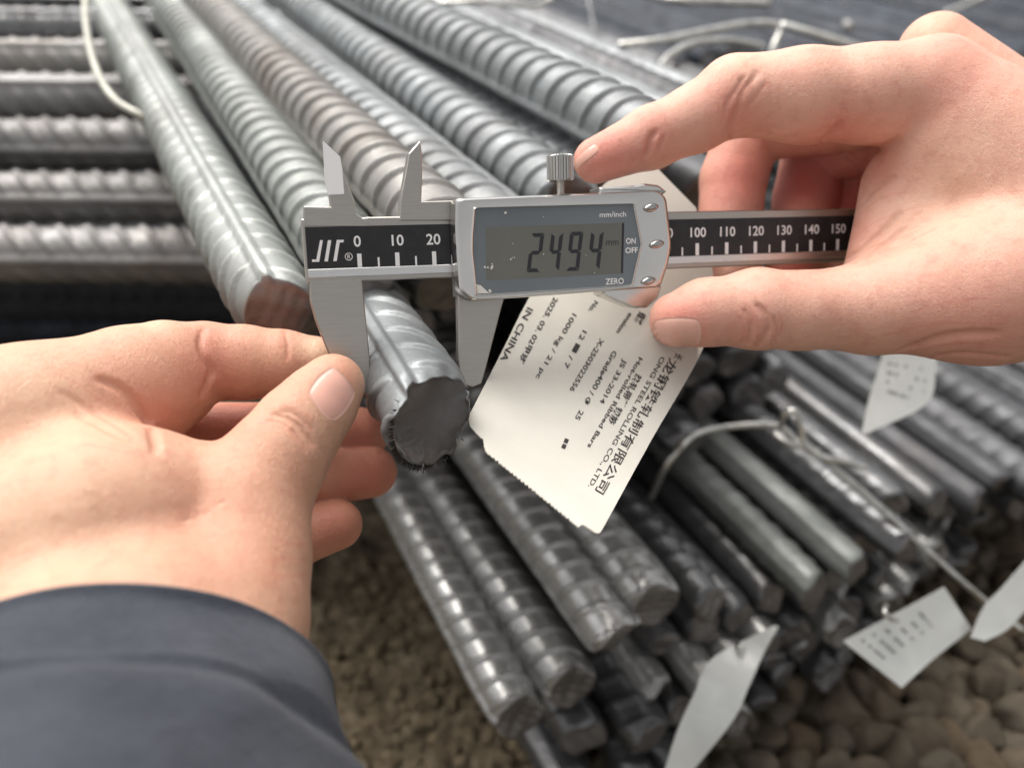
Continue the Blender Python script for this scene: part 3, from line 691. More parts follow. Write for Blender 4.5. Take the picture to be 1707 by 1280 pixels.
wire('bent steel tie wire with a twisted knot lying over the lower bundle', [[(1085, 830, 41), (1110, 778, 39), (1135, 745, 38.8), (1165, 722, 39.5), (1210, 712, 40), (1262, 708, 40), (1300, 712, 40), (1335, 742, 39.6), (1375, 762, 39.5), (1410, 770, 39.5), (1442, 781, 39.6)],
      [(1300, 716, 39.6), (1308, 690, 39), (1326, 686, 38.8), (1334, 706, 38.8), (1338, 730, 39), (1352, 752, 39), (1384, 768, 39.2)], [(1290, 722, 39.6), (1312, 738, 39.2), (1345, 748, 39.1), (1365, 752, 39.2)]], [.16, .15, .14])
wire('long pale wire end lying over the bars beyond the right index knuckle', [[(1032, 76, 50), (1100, 68, 50), (1180, 52, 51), (1250, 40, 52), (1300, 45, 52), (1290, 80, 52), (1284, 120, 52)], [(1302, 42, 52), (1350, 55, 51.5), (1420, 76, 51), (1470, 92, 51)]], [.24, .27])
wire('short dull wire end curving below the long pale one', [[(1098, 114, 48), (1120, 90, 49), (1160, 72, 50), (1220, 68, 51), (1270, 78, 52)]], .22)
wire('pale wire along the top edge above the bundle', [[(720, 6, 50), (800, 4, 50), (860, 10, 51), (905, 6, 52), (940, -20, 53)]], .17)
wire('pale wire at the top edge left of the dark gap', [[(1060, -16, 60), (1120, 0, 58), (1200, 3, 58), (1282, 6, 58)]], .3)
wire('thin wire hanging dark behind the top wire', [[(978, -10, 56), (985, 20, 55), (990, 50, 54), (988, 70, 53)]], .1, m=M['bar_dark'])
wire('pale wire end at the top right beyond the right hand', [[(1575, 22, 80), (1610, 8, 80), (1660, -14, 80)]], .2)
wire('long thin steel rod lying over the lower bundle toward the right tag', [[(1330, 728, 40.2), (1450, 830, 39.2), (1560, 930, 38.2), (1640, 1000, 37.8), (1706, 1052, 37.5)]], .15)
wire('small bright bolt head on the dark bars behind the right hand', [[(1410, 42, 70), (1416, 44, 69)]], .42, name='bolt_head')

# ---- tags
def sheet(name, grid, th, m, label=None, cat=None, parent=None):
    """grid (a,b,3) of world points -> thin solid sheet"""
    grid = np.asarray(grid); a, b_, _ = grid.shape
    du = np.gradient(grid, axis=0); dv = np.gradient(grid, axis=1); nn = np.cross(du, dv); nn /= np.linalg.norm(nn, axis=2, keepdims=True)
    toc = np.array([0, 0, CAMH]) - grid; sgn = np.sign((nn * toc).sum(2).mean())
    back = grid - nn * sgn * th; v = np.concatenate([grid.reshape(-1, 3), back.reshape(-1, 3)]); n_ = a * b_; idx = np.arange(n_).reshape(a, b_); f = []
    for i in range(a - 1):
        for j in range(b_ - 1):
            q = [idx[i, j], idx[i + 1, j], idx[i + 1, j + 1], idx[i, j + 1]]
            f.append(q if sgn > 0 else q[::-1]); f.append([x + n_ for x in (q[::-1] if sgn > 0 else q)])
    rim = list(idx[:, 0]) + list(idx[-1, 1:]) + list(idx[-2::-1, -1]) + list(idx[0, -2:0:-1])
    for i in range(len(rim)):
        x, y = rim[i], rim[(i + 1) % len(rim)]; q = [x, y, y + n_, x + n_]; f.append(q[::-1] if sgn > 0 else q)
    f = [[int(k) for k in q] for q in f]
    o = mk(name, v, f, m, parent, False)
    return o
def tz(px, py):
    q = (px - 890) * .45 - (py - 790) * .89
    return 20.4 + 6.6 * (1 - np.exp(-q / 260.)) - 0.25 * np.sin(((px - 890) * .89 + (py - 790) * .45) / 230.)
def curve(pts, n):
    s_ = spline(pts, 12); d = np.r_[0, np.cumsum(np.linalg.norm(np.diff(s_, axis=0), axis=1))]; t = np.linspace(0, d[-1], n)
    return np.stack([np.interp(t, d, s_[:, k]) for k in range(s_.shape[1])], -1)
def poly_resample(pts, n):
    s_ = np.asarray(pts, float); d = np.r_[0, np.cumsum(np.linalg.norm(np.diff(s_, axis=0), axis=1))]; t = np.linspace(0, d[-1], n)
    return np.stack([np.interp(t, d, s_[:, k]) for k in range(s_.shape[1])], -1)
nl, nw = 90, 120
Lc = curve([(783, 690), (832, 595), (880, 500), (940, 400), (1010, 305), (1087, 272)], nl)
Rc = curve([(1003, 884), (1085, 735), (1170, 585), (1188, 500), (1186, 440), (1160, 346)], nl)
Bc = poly_resample([(783, 690), (781, 700), (784, 710), (795, 722), (806, 733), (807, 742), (810, 753), (965, 878), (970, 874), (976, 876), (985, 882), (994, 888), (1000, 888), (1003, 884)], nw)
rr = np.random.RandomState(2)
mid = (np.arange(nw) > 18) & (np.arange(nw) < 95); Bc[mid] += np.outer((np.arange(mid.sum()) % 3 == 0) * 2.2 * rr.uniform(.2, 1, mid.sum()), [.45, -.89])
grid = np.zeros((nl, nw, 2))
for i in range(nl):
    t = i / (nl - 1); a = np.linspace(0, 1, nw)[:, None]; row_ = Lc[i] * (1 - a) + Rc[i] * a
    grid[i] = row_ + (1 - t) ** 14 * (Bc - (Lc[0] * (1 - a) + Rc[0] * a))
gw = P(grid[..., 0], grid[..., 1], tz(grid[..., 0], grid[..., 1]))
big = sheet('product_tag', gw, .035, M['paper']); tag(big, 'large cream printed tag hanging behind the caliper, lettering for ribbed bars', 'tag')
world_origin(big, P(1087, 272, 26.2)); big_o = Vector(P(1087, 272, 26.2)) / 100
def tagtext(s, x0, y0, x1, y1, cap, bold=0.01, m=None, name='printed_line', sx=None):
    """baseline from (x0,y0) to (x1,y1) in the photograph's frame; cap height in the same units; glyph tops point to the right edge"""
    v, f = text_flat(s, 1.0, bold); v = v - [v[:, 0].min(), 0]; w = v[:, 0].max(); capu = 0.729
    u = np.array([x1 - x0, y1 - y0], float); Ln = np.linalg.norm(u); u /= Ln; nn = np.array([u[1], -u[0]])
    p = np.array([x0, y0]) + np.outer(v[:, 0] / w * Ln, u) + np.outer(v[:, 1] / capu * cap, nn)
    w3 = P(p[:, 0], p[:, 1], tz(p[:, 0], p[:, 1]) - .012)
    o = mk(name, w3 - np.array(big_o) * 100, f, m or M['ink'], big); return o
def ty(x, y): return 760 + x * .34375, 460 + y * .34375
def tyy(a, b_): return (*ty(*a), *ty(*b_))
tagtext('IN CHINA', *tyy((348, 150), (214, 405)), 11.0, .018)
tagtext('2025. 03. 02甲班', *tyy((476, 100), (302, 415)), 8.5, .02)
tagtext('1000 kg / 21 pc', *tyy((566, 180), (386, 492)), 8.0, .014)
tagtext('No.', *tyy((672, 118), (640, 168)), 8, .02)
tagtext('12 ■ / 7', *tyy((616, 262), (520, 440)), 8.3, .014)
tagtext('X-2503022556', *tyy((700, 300), (550, 552)), 8.3, .018)
tagtext('Grade400 / Φ  25', *tyy((762, 360), (576, 690)), 8.6, .018)
tagtext('JS 33-2014', *tyy((812, 402), (697, 612)), 8, .018)
tagtext('Hot-rolled Ribbed Bars', *tyy((888, 392), (636, 826)), 7.6, .02)
tagtext('热轧带肋钢筋', *tyy((876, 470), (738, 708)), 10, .02)
tagtext('ONG STEEL ROLLING CO., LTD.', *tyy((995, 388), (640, 1018)), 8.3, .012)
tagtext('龙钢铁轧制有限公司', *tyy((1040, 395), (676, 1040)), 14, .012)
tagtext('规格', *tyy((892, 170), (862, 226)), 11, .03)
tagtext('ension', *tyy((840, 176), (776, 270)), 7.8, .02)
tagtext('■■', *tyy((530, 785), (510, 832)), 7, .0)
tagtext('长', *tyy((1072, 372), (1058, 396)), 11, .012)
def small_tag(label, rowsL, rowsR, prints, m=None, th=.03, cat='tag'):
    Lg = curve(rowsL, 16); Rg = curve(rowsR, 16); g_ = np.zeros((16, 10, 3))
    for i in range(16):
        a = np.linspace(0, 1, 10)[:, None]; g_[i] = Lg[i] * (1 - a) + Rg[i] * a
    G = P(g_[..., 0], g_[..., 1], g_[..., 2]); o = sheet('hanging_tag', G, th, m or M['tag_metal']); tag(o, label, cat, None)
    parts = []
    def S_(u, v_):
        iu = min(max(u * 15, 0), 14.999); jv = min(max(v_ * 9, 0), 8.999); i, j = int(iu), int(jv); fu, fv = iu - i, jv - j
        return (G[i, j] * (1 - fu) + G[i + 1, j] * fu) * (1 - fv) + (G[i, j + 1] * (1 - fu) + G[i + 1, j + 1] * fu) * fv
    if prints:
        V, F = [], []
        for (u0, u1, v0, v1) in prints:
            b0 = len(V)
            for (u, v_) in ((u0, v0), (u1, v0), (u1, v1), (u0, v1)):
                p = S_(u, v_); toc = np.array([0, 0, CAMH]) - p; V.append(p + toc / np.linalg.norm(toc) * .02)
            F.append([b0, b0 + 1, b0 + 2, b0 + 3])
        k = mk('faint_print', V, F, M['ink_faint'], o); 
    org = S_(0, .5); world_origin(o, org)
    if prints: k.location = -Vector(org) / 100
    return o, S_
rp = random.Random(8)
def lines(n, u0, u1, v0, v1, dens=.6):
    out = []
    for i in range(n):
        u = u0 + (u1 - u0) * i / max(1, n - 1); v_ = v0
        while v_ < v1:
            w_ = rp.uniform(.015, .05)
            if rp.random() < dens: out.append((u, u + .028, v_, min(v1, v_ + w_)))
            v_ += w_ + .012
    return out
small_tag('long blank grey metal tag hanging down in front of the bar ends', [(1290, 1042, 36.5), (1185, 1098, 35), (1160, 1150, 34.3), (1130, 1215, 34), (1106, 1290, 34)], [(1298, 1044, 36.5), (1278, 1078, 35), (1250, 1140, 34.3), (1222, 1200, 34), (1150, 1290, 34)], None)
small_tag('white printed tag with a wire through it, lying over the lower bar ends', [(1574, 978, 36.5), (1500, 1018, 36), (1405, 1068, 35.5)], [(1620, 1048, 36.5), (1560, 1095, 36), (1503, 1146, 35)], lines(6, .3, .86, .12, .55))
small_tag('blank pale tag cut off by the right edge of the picture', [(1718, 925, 36.5), (1672, 978, 36.5), (1640, 1012, 36.3), (1618, 1062, 36)], [(1745, 975, 36.5), (1707, 1020, 36.5), (1678, 1050, 36.3), (1642, 1068, 36)], None)
small_tag('white tag with faint print hanging straight down under the right palm', [(1478, 560, 37), (1466, 610, 37), (1448, 668, 36.8), (1436, 724, 36.5)], [(1572, 560, 37), (1560, 608, 37), (1546, 672, 36.8), (1446, 722, 36.5)], lines(4, .25, .5, .05, .85, .35))
wire('small bright wire loop threaded through the white printed tag', [[(1478, 1008, 35.6), (1474, 1018, 35), (1484, 1030, 34.9), (1494, 1034, 35.4)]], .12)
wire('small bright wire loop above the long grey tag', [[(1228, 1068, 36), (1232, 1078, 35), (1240, 1084, 35)]], .12)
# ================================================================ HANDS (signed distance field -> surface nets)
def C(px, py, Z): return np.array([(px - CX) / FPX * Z, (CY - py) / FPX * Z, Z], float)
class Field:
    def __init__(s): s.prims = []; s.cuts = []; s.lines = []
    def cap(s, a, b, k=.35):
        """round cone between (px,py,Z,r) joints"""
        s.prims.append(('c', C(*a[:3]), C(*b[:3]), a[3], b[3], k))
    def chain(s, pts, k=.35):
        for a, b in zip(pts[:-1], pts[1:]): s.cap(a, b, k)
    def ell(s, c, rx, ry, rz, rot=0.0, k=.4):
        s.prims.append(('e', C(*c), (rx, ry, rz), rot, 0, k))
    def crease(s, pts, r=.05, k=.12): s.cuts.append((pts, r, k))
    def line(s, *ls, w=.035, a=.6):
        for pts in ls: s.lines.append((pts, w, a))
    def ev(s, p, prims=None, init=None):
        V = init
        for pr in (prims or s.prims):
            d = s.one(pr, p); k = pr[5]
            if V is None: V = d; continue
            h = np.clip(k - np.abs(V - d), 0, None) / k
            V = np.minimum(V, d) - h * h * k * .25
        return V
    def one(s, pr, p):
        if pr[0] == 'c':
            a, b, ra, rb = pr[1:5]; ab = b - a; t = np.clip(((p - a) @ ab) / (ab @ ab), 0, 1)
            return np.linalg.norm(p - a - t[..., None] * ab, axis=-1) - (ra + (rb - ra) * t)
        c, R, rot = pr[1], np.array(pr[2]), pr[3]; q = p - c
        x = q[..., 0] * math.cos(rot) + q[..., 1] * math.sin(rot); y = -q[..., 0] * math.sin(rot) + q[..., 1] * math.cos(rot)
        u = np.stack([x, y, q[..., 2]], -1) / R; l = np.linalg.norm(u, axis=-1); l2 = np.linalg.norm(u / R, axis=-1)
        return l * (l - 1) / np.maximum(l2, 1e-6)
    def box(s, pr, pad):
        if pr[0] == 'c':
            r = max(pr[3], pr[4]) + pad; return np.minimum(pr[1], pr[2]) - r, np.maximum(pr[1], pr[2]) + r
        r = np.array([max(pr[2][0], pr[2][1])] * 2 + [pr[2][2]]) + pad; return pr[1] - r, pr[1] + r
    def hit(s, px, py, z0=8.0, z1=34.0):
        """first surface point along the pixel's ray (camera frame)"""
        px = np.atleast_1d(np.asarray(px, float)); py = np.atleast_1d(np.asarray(py, float))
        dr = np.stack([(px - CX) / FPX, (CY - py) / FPX, np.ones_like(px)], -1); l = np.linalg.norm(dr, axis=1)
        t = np.full(px.shape, z0)
        for _ in range(90):
            d = s.ev(dr * t[:, None]); t = np.minimum(t + np.clip(d * .8, -.3, 1.5) / l, z1)
        return dr * t[:, None], t
    def mesh(s, lo, hi, h):
        ax = [np.arange(lo[i], hi[i], h) for i in range(3)]; sh = [len(a) for a in ax]
        V = np.full(sh, 9.0, np.float32)
        def region(blo, bhi):
            i0 = [max(0, int((blo[i] - lo[i]) / h)) for i in range(3)]; i1 = [min(sh[i], int((bhi[i] - lo[i]) / h) + 2) for i in range(3)]
            if any(a >= b for a, b in zip(i0, i1)): return None
            sl = tuple(slice(a, b) for a, b in zip(i0, i1))
            g = np.stack(np.meshgrid(*[ax[i][sl[i]] for i in range(3)], indexing='ij'), -1); return sl, g
        for pr in s.prims:
            k = pr[5]; rg = region(*s.box(pr, k + 2 * h))
            if rg is None: continue
            sl, g = rg; d = s.one(pr, g); W = V[sl]; hh = np.clip(k - np.abs(W - d), 0, None) / k; V[sl] = np.minimum(W, d) - hh * hh * k * .25
        for pts, r, k in s.cuts:
            P3 = []
            sp_ = spline([(a, b, 0) for a, b in pts], 6); q, t = s.hit(sp_[:, 0], sp_[:, 1])
            ok = t < 33.5
            for i in range(len(q) - 1):
                if not (ok[i] and ok[i + 1]) or np.linalg.norm(q[i] - q[i + 1]) > 1.2: continue
                f_ = math.sin(math.pi * (i + .5) / (len(q) - 1)) ** .5; rr_ = r * (.35 + .65 * f_)
                a, b = q[i], q[i + 1]; pr = ('c', a, b, rr_, rr_, k); rg = region(*s.box(pr, k + 2 * h))
                if rg is None: continue
                sl, g = rg; d = -s.one(pr, g); W = V[sl]; hh = np.clip(k - np.abs(W - d), 0, None) / k; V[sl] = np.maximum(W, d) + hh * hh * k * .25
        # surface nets
        sg = V < 0
        c8 = [sg[i:sh[0] - 1 + i, j:sh[1] - 1 + j, k:sh[2] - 1 + k] for i in (0, 1) for j in (0, 1) for k in (0, 1)]
        cnt = sum(c.astype(np.int8) for c in c8); act = (cnt > 0) & (cnt < 8); ids = np.argwhere(act); vid = np.full(act.shape, -1, np.int64); vid[act] = np.arange(len(ids))
        acc = np.zeros((len(ids), 3)); num = np.zeros(len(ids)); I, J, K = ids.T
        corners = [(i, j, k) for i in (0, 1) for j in (0, 1) for k in (0, 1)]
        for a in corners:
            for ax_ in range(3):
                if a[ax_]: continue
                b = list(a); b[ax_] = 1
                va = V[I + a[0], J + a[1], K + a[2]]; vb = V[I + b[0], J + b[1], K + b[2]]; cr = (va < 0) != (vb < 0)
                t = np.where(cr, va / np.where(cr, va - vb, 1), 0); pt = np.tile(np.array(a, float), (len(ids), 1)); pt[:, ax_] += t
                acc += pt * cr[:, None]; num += cr
        vert = (ids + acc / num[:, None]) * h + np.array(lo); F = []
        for ax_ in range(3):
            o1, o2 = (ax_ + 1) % 3, (ax_ + 2) % 3
            n0 = [slice(1, -1)] * 3; n0[ax_] = slice(0, sh[ax_] - 1); n1 = list(n0); n1[ax_] = slice(1, sh[ax_])
            for o in (o1, o2): n0[o] = slice(1, sh[o] - 1); n1[o] = slice(1, sh[o] - 1)
            A, B = sg[tuple(n0)], sg[tuple(n1)]
            for flip, msk in ((False, A & ~B), (True, ~A & B)):
                e = np.argwhere(msk)
                if not len(e): continue
                e[:, o1] += 1; e[:, o2] += 1; q = []
                for d1, d2 in ((-1, -1), (0, -1), (0, 0), (-1, 0)):
                    c = e.copy(); c[:, o1] += d1; c[:, o2] += d2; q.append(vid[c[:, 0], c[:, 1], c[:, 2]])
                q = np.stack(q, -1); F.append(q[:, ::-1] if flip else q)
        F = np.concatenate(F)[:, ::-1]
        F = F[(F >= 0).all(1)]
        # light smoothing
        e = np.concatenate([F[:, [0, 1]], F[:, [1, 2]], F[:, [2, 3]], F[:, [3, 0]]]); 
        for _ in range(2):
            su = np.zeros_like(vert); nn = np.zeros(len(vert)); np.add.at(su, e[:, 0], vert[e[:, 1]]); np.add.at(su, e[:, 1], vert[e[:, 0]]); np.add.at(nn, e[:, 0], 1); np.add.at(nn, e[:, 1], 1)
            vert = vert * .55 + .45 * su / np.maximum(nn, 1)[:, None]
        return vert, F
# ---- skin
def skin(name, base, red):
    m, nt, b = mat(name); co = coords(nt)
    at = N(nt, 'ShaderNodeAttribute'); at.attribute_name = 'redness'
    pl = N(nt, 'ShaderNodeAttribute'); pl.attribute_name = 'pale'
    n1 = noise(nt, co, 55, 4, .6); n2 = noise(nt, co, 260, 3, .6); n3 = noise(nt, co, 1500, 2, .6)
    c = ramp(nt, n1, [(.32, tuple(x * y for x, y in zip(base, (.93, .86, .84)))), (.52, base), (.7, tuple(min(1, x * y) for x, y in zip(base, (1.03, 1.06, 1.05))))])
    c = mix(nt, at.outputs['Fac'], c, red); c = mix(nt, pl.outputs['Fac'], c, (.78, .60, .42))
    c = mix(nt, ramp(nt, n2, [(.5, g3(0)), (.75, g3(.27))]), c, tuple(x * .8 for x in red))
    nt.links.new(c, b.inputs['Base Color']); b.inputs['Roughness'].default_value = .5; b.inputs['Specular IOR Level'].default_value = .35
    b.inputs['Subsurface Weight'].default_value = .22; b.inputs['Subsurface Radius'].default_value = (1.0, .32, .16); b.inputs['Subsurface Scale'].default_value = .0028
    vor = N(nt, 'ShaderNodeTexVoronoi'); vor.feature = 'DISTANCE_TO_EDGE'; vor.inputs['Scale'].default_value = 750
    mp = coords(nt, (1, .55, 1)); wv = N(nt, 'ShaderNodeVectorMath'); wv.operation = 'ADD'; nt.links.new(mp, wv.inputs[0])
    dn_ = N(nt, 'ShaderNodeTexNoise'); dn_.inputs['Scale'].default_value = 300; s2 = N(nt, 'ShaderNodeVectorMath'); s2.operation = 'SCALE'; s2.inputs[3].default_value = .0022
    nt.links.new(dn_.outputs['Color'], s2.inputs[0]); nt.links.new(s2.outputs[0], wv.inputs[1]); nt.links.new(wv.outputs[0], vor.inputs['Vector'])
    vh = ramp(nt, vor.outputs['Distance'], [(0, g3(0)), (.25, g3(1))])
    p = bump(nt, b, vh, .4, .00015); p = bump(nt, b, n3, .3, .00012, p); bump(nt, b, n2, .45, .0004, p)
    return m
M['skin_l'] = skin('warm_skin', (.61, .345, .235), (.58, .205, .145))
M['skin_r'] = skin('pink_skin', (.74, .42, .32), (.62, .185, .145))
M['nail'] = simple('fingernail', (.72, .40, .32), .3, 0, .5, nscale=120, namt=.08); M['nail'].node_tree.nodes['Principled BSDF'].inputs['Subsurface Weight'].default_value = .2
M['nail'].node_tree.nodes['Principled BSDF'].inputs['Subsurface Scale'].default_value = .002
def hand(name, F, lo, hi, h, m, reds, pales, parent, origin):
    v, q = F.mesh(lo, hi, h)
    w = c2w(v); o = mk(name, w - origin, q[:, ::-1], m, parent, True)
    # orientation check: normals must point out
    me = o.data
    for nm, spots in (('redness', reds), ('pale', pales)):
        a = np.zeros(len(v))
        for (px, py, Z, r, s_) in spots:
            d = np.linalg.norm(v - C(px, py, Z), axis=1); a = np.maximum(a, min(1, s_ * 1.3) * np.exp(-(d / r) ** 2))
        if nm == 'redness':
            for pts, wd, am in F.lines + [(c_[0], c_[1] * 1.2 + .02, .75) for c_ in F.cuts]:
                sp_ = spline([(x_, y_, 0) for x_, y_ in pts], 8); qh, th_ = F.hit(sp_[:, 0], sp_[:, 1]); qh = qh[th_ < 33.5]
                if len(qh) < 2: continue
                b0, b1 = qh.min(0) - .3, qh.max(0) + .3; sel = np.where(((v > b0) & (v < b1)).all(1))[0]; dm = np.full(len(sel), 9.0)
                for i_ in range(len(qh) - 1):
                    ab = qh[i_ + 1] - qh[i_]; L2 = ab @ ab
                    if L2 > .6 or L2 < 1e-9: continue
                    t_ = np.clip(((v[sel] - qh[i_]) @ ab) / L2, 0, 1); dm = np.minimum(dm, np.linalg.norm(v[sel] - qh[i_] - t_[:, None] * ab, axis=1))
                a[sel] = np.maximum(a[sel], am * np.exp(-(dm / wd) ** 2) + a[sel] * .6 * np.exp(-(dm / wd) ** 2))
        at = me.attributes.new(nm, 'FLOAT', 'POINT'); at.data.foreach_set('value', a.astype(np.float32))
    return o
def nail(F, quad, parent, origin, bulge=.05, nx=14, ny=14, lift=.018, m=None):
    """quad: four corner pixels (root-left, root-right, tip-right, tip-left)"""
    A_, B_, C_, D_ = [np.array(x, float) for x in quad]; G = np.zeros((ny, nx, 2))
    for i in range(ny):
        for j in range(nx):
            u, v_ = j / (nx - 1) * 2 - 1, i / (ny - 1) * 2 - 1
            u2, v2 = u * math.sqrt(1 - .32 * v_ * v_), v_ * math.sqrt(1 - .28 * u * u)   # superellipse-like rounding
            a, b = (u2 + 1) / 2, (v2 + 1) / 2; G[i, j] = (A_ * (1 - a) + B_ * a) * (1 - b) + (D_ * (1 - a) + C_ * a) * b
    q, t = F.hit(G[..., 0].ravel(), G[..., 1].ravel()); q = q.reshape(ny, nx, 3)
    l = np.linalg.norm(q, axis=-1, keepdims=True)
    uu = np.linspace(-1, 1, nx)[None, :, None]; vv = np.linspace(-1, 1, ny)[:, None, None]
    q = q * (1 - (lift + bulge * (1 - uu ** 2) * (1 - vv ** 4) * .5 - .02 * (np.maximum(abs(uu), abs(vv)) > .99)) / l)
    w = c2w(q) - origin
    du = np.gradient(w, axis=0); dv = np.gradient(w, axis=1); nn = np.cross(du, dv); nn /= np.linalg.norm(nn, axis=2, keepdims=True) + 1e-9
    if (nn * (-(w + origin) + [0, 0, CAMH])).sum() < 0: nn = -nn
    bk = w - nn * .05; n_ = nx * ny; idx = np.arange(n_).reshape(ny, nx); v = np.r_[w.reshape(-1, 3), bk.reshape(-1, 3)]; f = []
    for i in range(ny - 1):
        for j in range(nx - 1): f.append([int(x) for x in (idx[i, j], idx[i + 1, j], idx[i + 1, j + 1], idx[i, j + 1])])
    rim = list(idx[:, 0]) + list(idx[-1, 1:]) + list(idx[-2::-1, -1]) + list(idx[0, -2:0:-1])
    for i in range(len(rim)): f.append([int(x) for x in (rim[i], rim[(i + 1) % len(rim)], rim[(i + 1) % len(rim)] + n_, rim[i] + n_)])
    return mk('fingernail', v, f, m or M['nail'], parent, True)
VOX = .054
# ---------------- left hand
LH = Field()
LH.cap((-160, 800, 17.6, 2.2), (40, 735, 19.6, 2.25), .8)          # back of the hand, index side
LH.cap((40, 735, 19.6, 2.2), (215, 655, 21.0, 1.75), .7)
LH.cap((205, 650, 21.0, 1.55), (272, 628, 21.6, 1.50), .22)          # index base segment
LH.cap((-100, 1000, 16.8, 2.6), (200, 880, 18.3, 2.3), .9)
LH.cap((200, 880, 18.3, 2.3), (355, 835, 18.9, 1.35), .8)           # web to thumb
LH.cap((150, 1120, 16.0, 2.4), (380, 1010, 17.4, 1.55), .8)
LH.cap((330, 1250, 15.0, 1.9), (388, 1060, 17.2, 1.42), .6)          # wrist, thumb side
LH.cap((388, 1060, 17.2, 1.42), (405, 930, 18.3, 1.42), .5)
LH.cap((405, 930, 18.3, 1.42), (412, 850, 18.9, 1.38), .5)           # thumb metacarpal
LH.cap((100, 1300, 14.5, 2.8), (250, 1100, 16.6, 2.3), .9)
LH.chain([(412, 850, 18.9, 1.36), (458, 770, 19.5, 1.16), (498, 712, 19.9, 1.06)], .4)
LH.chain([(498, 712, 19.9, 1.04), (532, 672, 20.25, .93), (555, 642, 20.45, .80)], .25)
n_web = len(LH.prims)
LH.chain([(285, 612, 21.9, 1.22), (340, 603, 22.3, 1.08), (408, 604, 22.6, 1.02), (470, 606, 22.8, .93), (523, 608, 22.9, .82)], .22)
LH.chain([(215, 735, 23.2, 1.2), (330, 726, 24.0, 1.0), (470, 722, 24.6, .95), (575, 722, 25.0, .88), (606, 722, 25.1, .80)], .12)
LH.chain([(220, 830, 22.5, 1.2), (400, 806, 23.6, 1.0), (540, 792, 24.3, .92), (618, 786, 24.6, .80)], .10)
LH.chain([(220, 950, 21.0, 1.2), (380, 920, 22.6, 1.0), (490, 896, 23.4, .88), (562, 874, 23.7, .74)], .10)
LH.crease([(165, 632), (205, 650), (240, 690), (256, 725), (259, 752)], 0.053, 0.16)
LH.crease([(338, 548), (334, 575), (342, 598), (352, 618), (345, 640), (336, 660)], 0.043, 0.13)
LH.crease([(343, 596), (352, 610), (356, 622), (350, 634)], 0.031, 0.10)
LH.crease([(472, 545), (478, 562), (480, 582), (478, 600)], 0.019, 0.08)
LH.crease([(452, 690), (470, 694), (492, 706), (510, 724), (522, 742)], 0.025, 0.10)
LH.crease([(446, 700), (462, 703), (482, 714), (498, 730), (510, 748)], 0.019, 0.08)
LH.crease([(466, 683), (486, 688), (504, 700), (520, 716)], 0.015, 0.08)

LH.crease([(100, 652), (150, 682), (200, 712), (240, 742)], 0.015, 0.12); LH.crease([(130, 690), (180, 716), (225, 738)], 0.022, 0.16)
LH.crease([(300, 868), (330, 862), (356, 846), (376, 834)], -0.012, 0.08)
LH.line([(430, 704), (452, 706), (476, 716), (494, 734)], [(474, 676), (500, 684), (520, 700)], [(340, 560), (348, 585), (356, 610)], [(328, 560), (330, 590), (338, 620)], [(352, 560), (356, 590), (364, 620)],
        [(484, 556), (486, 580), (484, 600)], [(466, 552), (468, 580)], [(90, 620), (130, 640), (170, 668)], [(180, 738), (215, 746), (256, 756)], [(140, 740), (190, 748), (240, 760)], [(508, 934), (480, 930), (440, 936)], [(510, 956), (480, 960), (450, 956)], [(506, 905), (480, 905), (460, 898)], w=.04, a=.45)
LH.line([(300, 560), (310, 600), (300, 650)], [(405, 560), (410, 600), (400, 640)], [(400, 770), (420, 790), (440, 800)], [(380, 780), (400, 806), (424, 822)], [(340, 850), (380, 820), (410, 800)], [(250, 800), (300, 790), (350, 780)], [(240, 830), (300, 850), (350, 880)], w=.03, a=.25)
person = empty('person', loc=P(700, 2400, 9)); tag(person, 'person in a dark blue-grey fleece sleeve, both bare hands holding and closing the caliper', 'person')
PO = np.array(P(700, 2400, 9), float)
LHo = hand('hand', LH, (-13.2, -9.2, 13.6), (-3.4, 3.2, 27), VOX, M['skin_l'],
     [(335, 610, 21.5, 1.3, .55), (240, 700, 20, 1.5, .5), (560, 640, 19.8, .5, .35), (620, 790, 24, 1.3, .7), (600, 720, 24.5, 1.2, .7), (560, 880, 23, 1.3, .6), (420, 730, 23.5, 2.2, .8), (300, 700, 23, 1.6, .6), (400, 740, 19, .9, .35), (450, 560, 22, .8, .2), (350, 900, 17, 1.5, .25)],
     [(30, 900, 16, 3.2, .15), (10, 700, 18, 2.5, .15), (525, 570, 22, .45, .5), (250, 540, 21, .8, .25)], person, PO)  # pale spots paint the lit side of the hand into the skin
tag(LHo, 'left hand pinching the fixed jaw between thumb and index finger')
ln = nail(LH, [(506, 652), (556, 712), (599, 656), (553, 603)], LHo, np.zeros(3) + PO, .05)
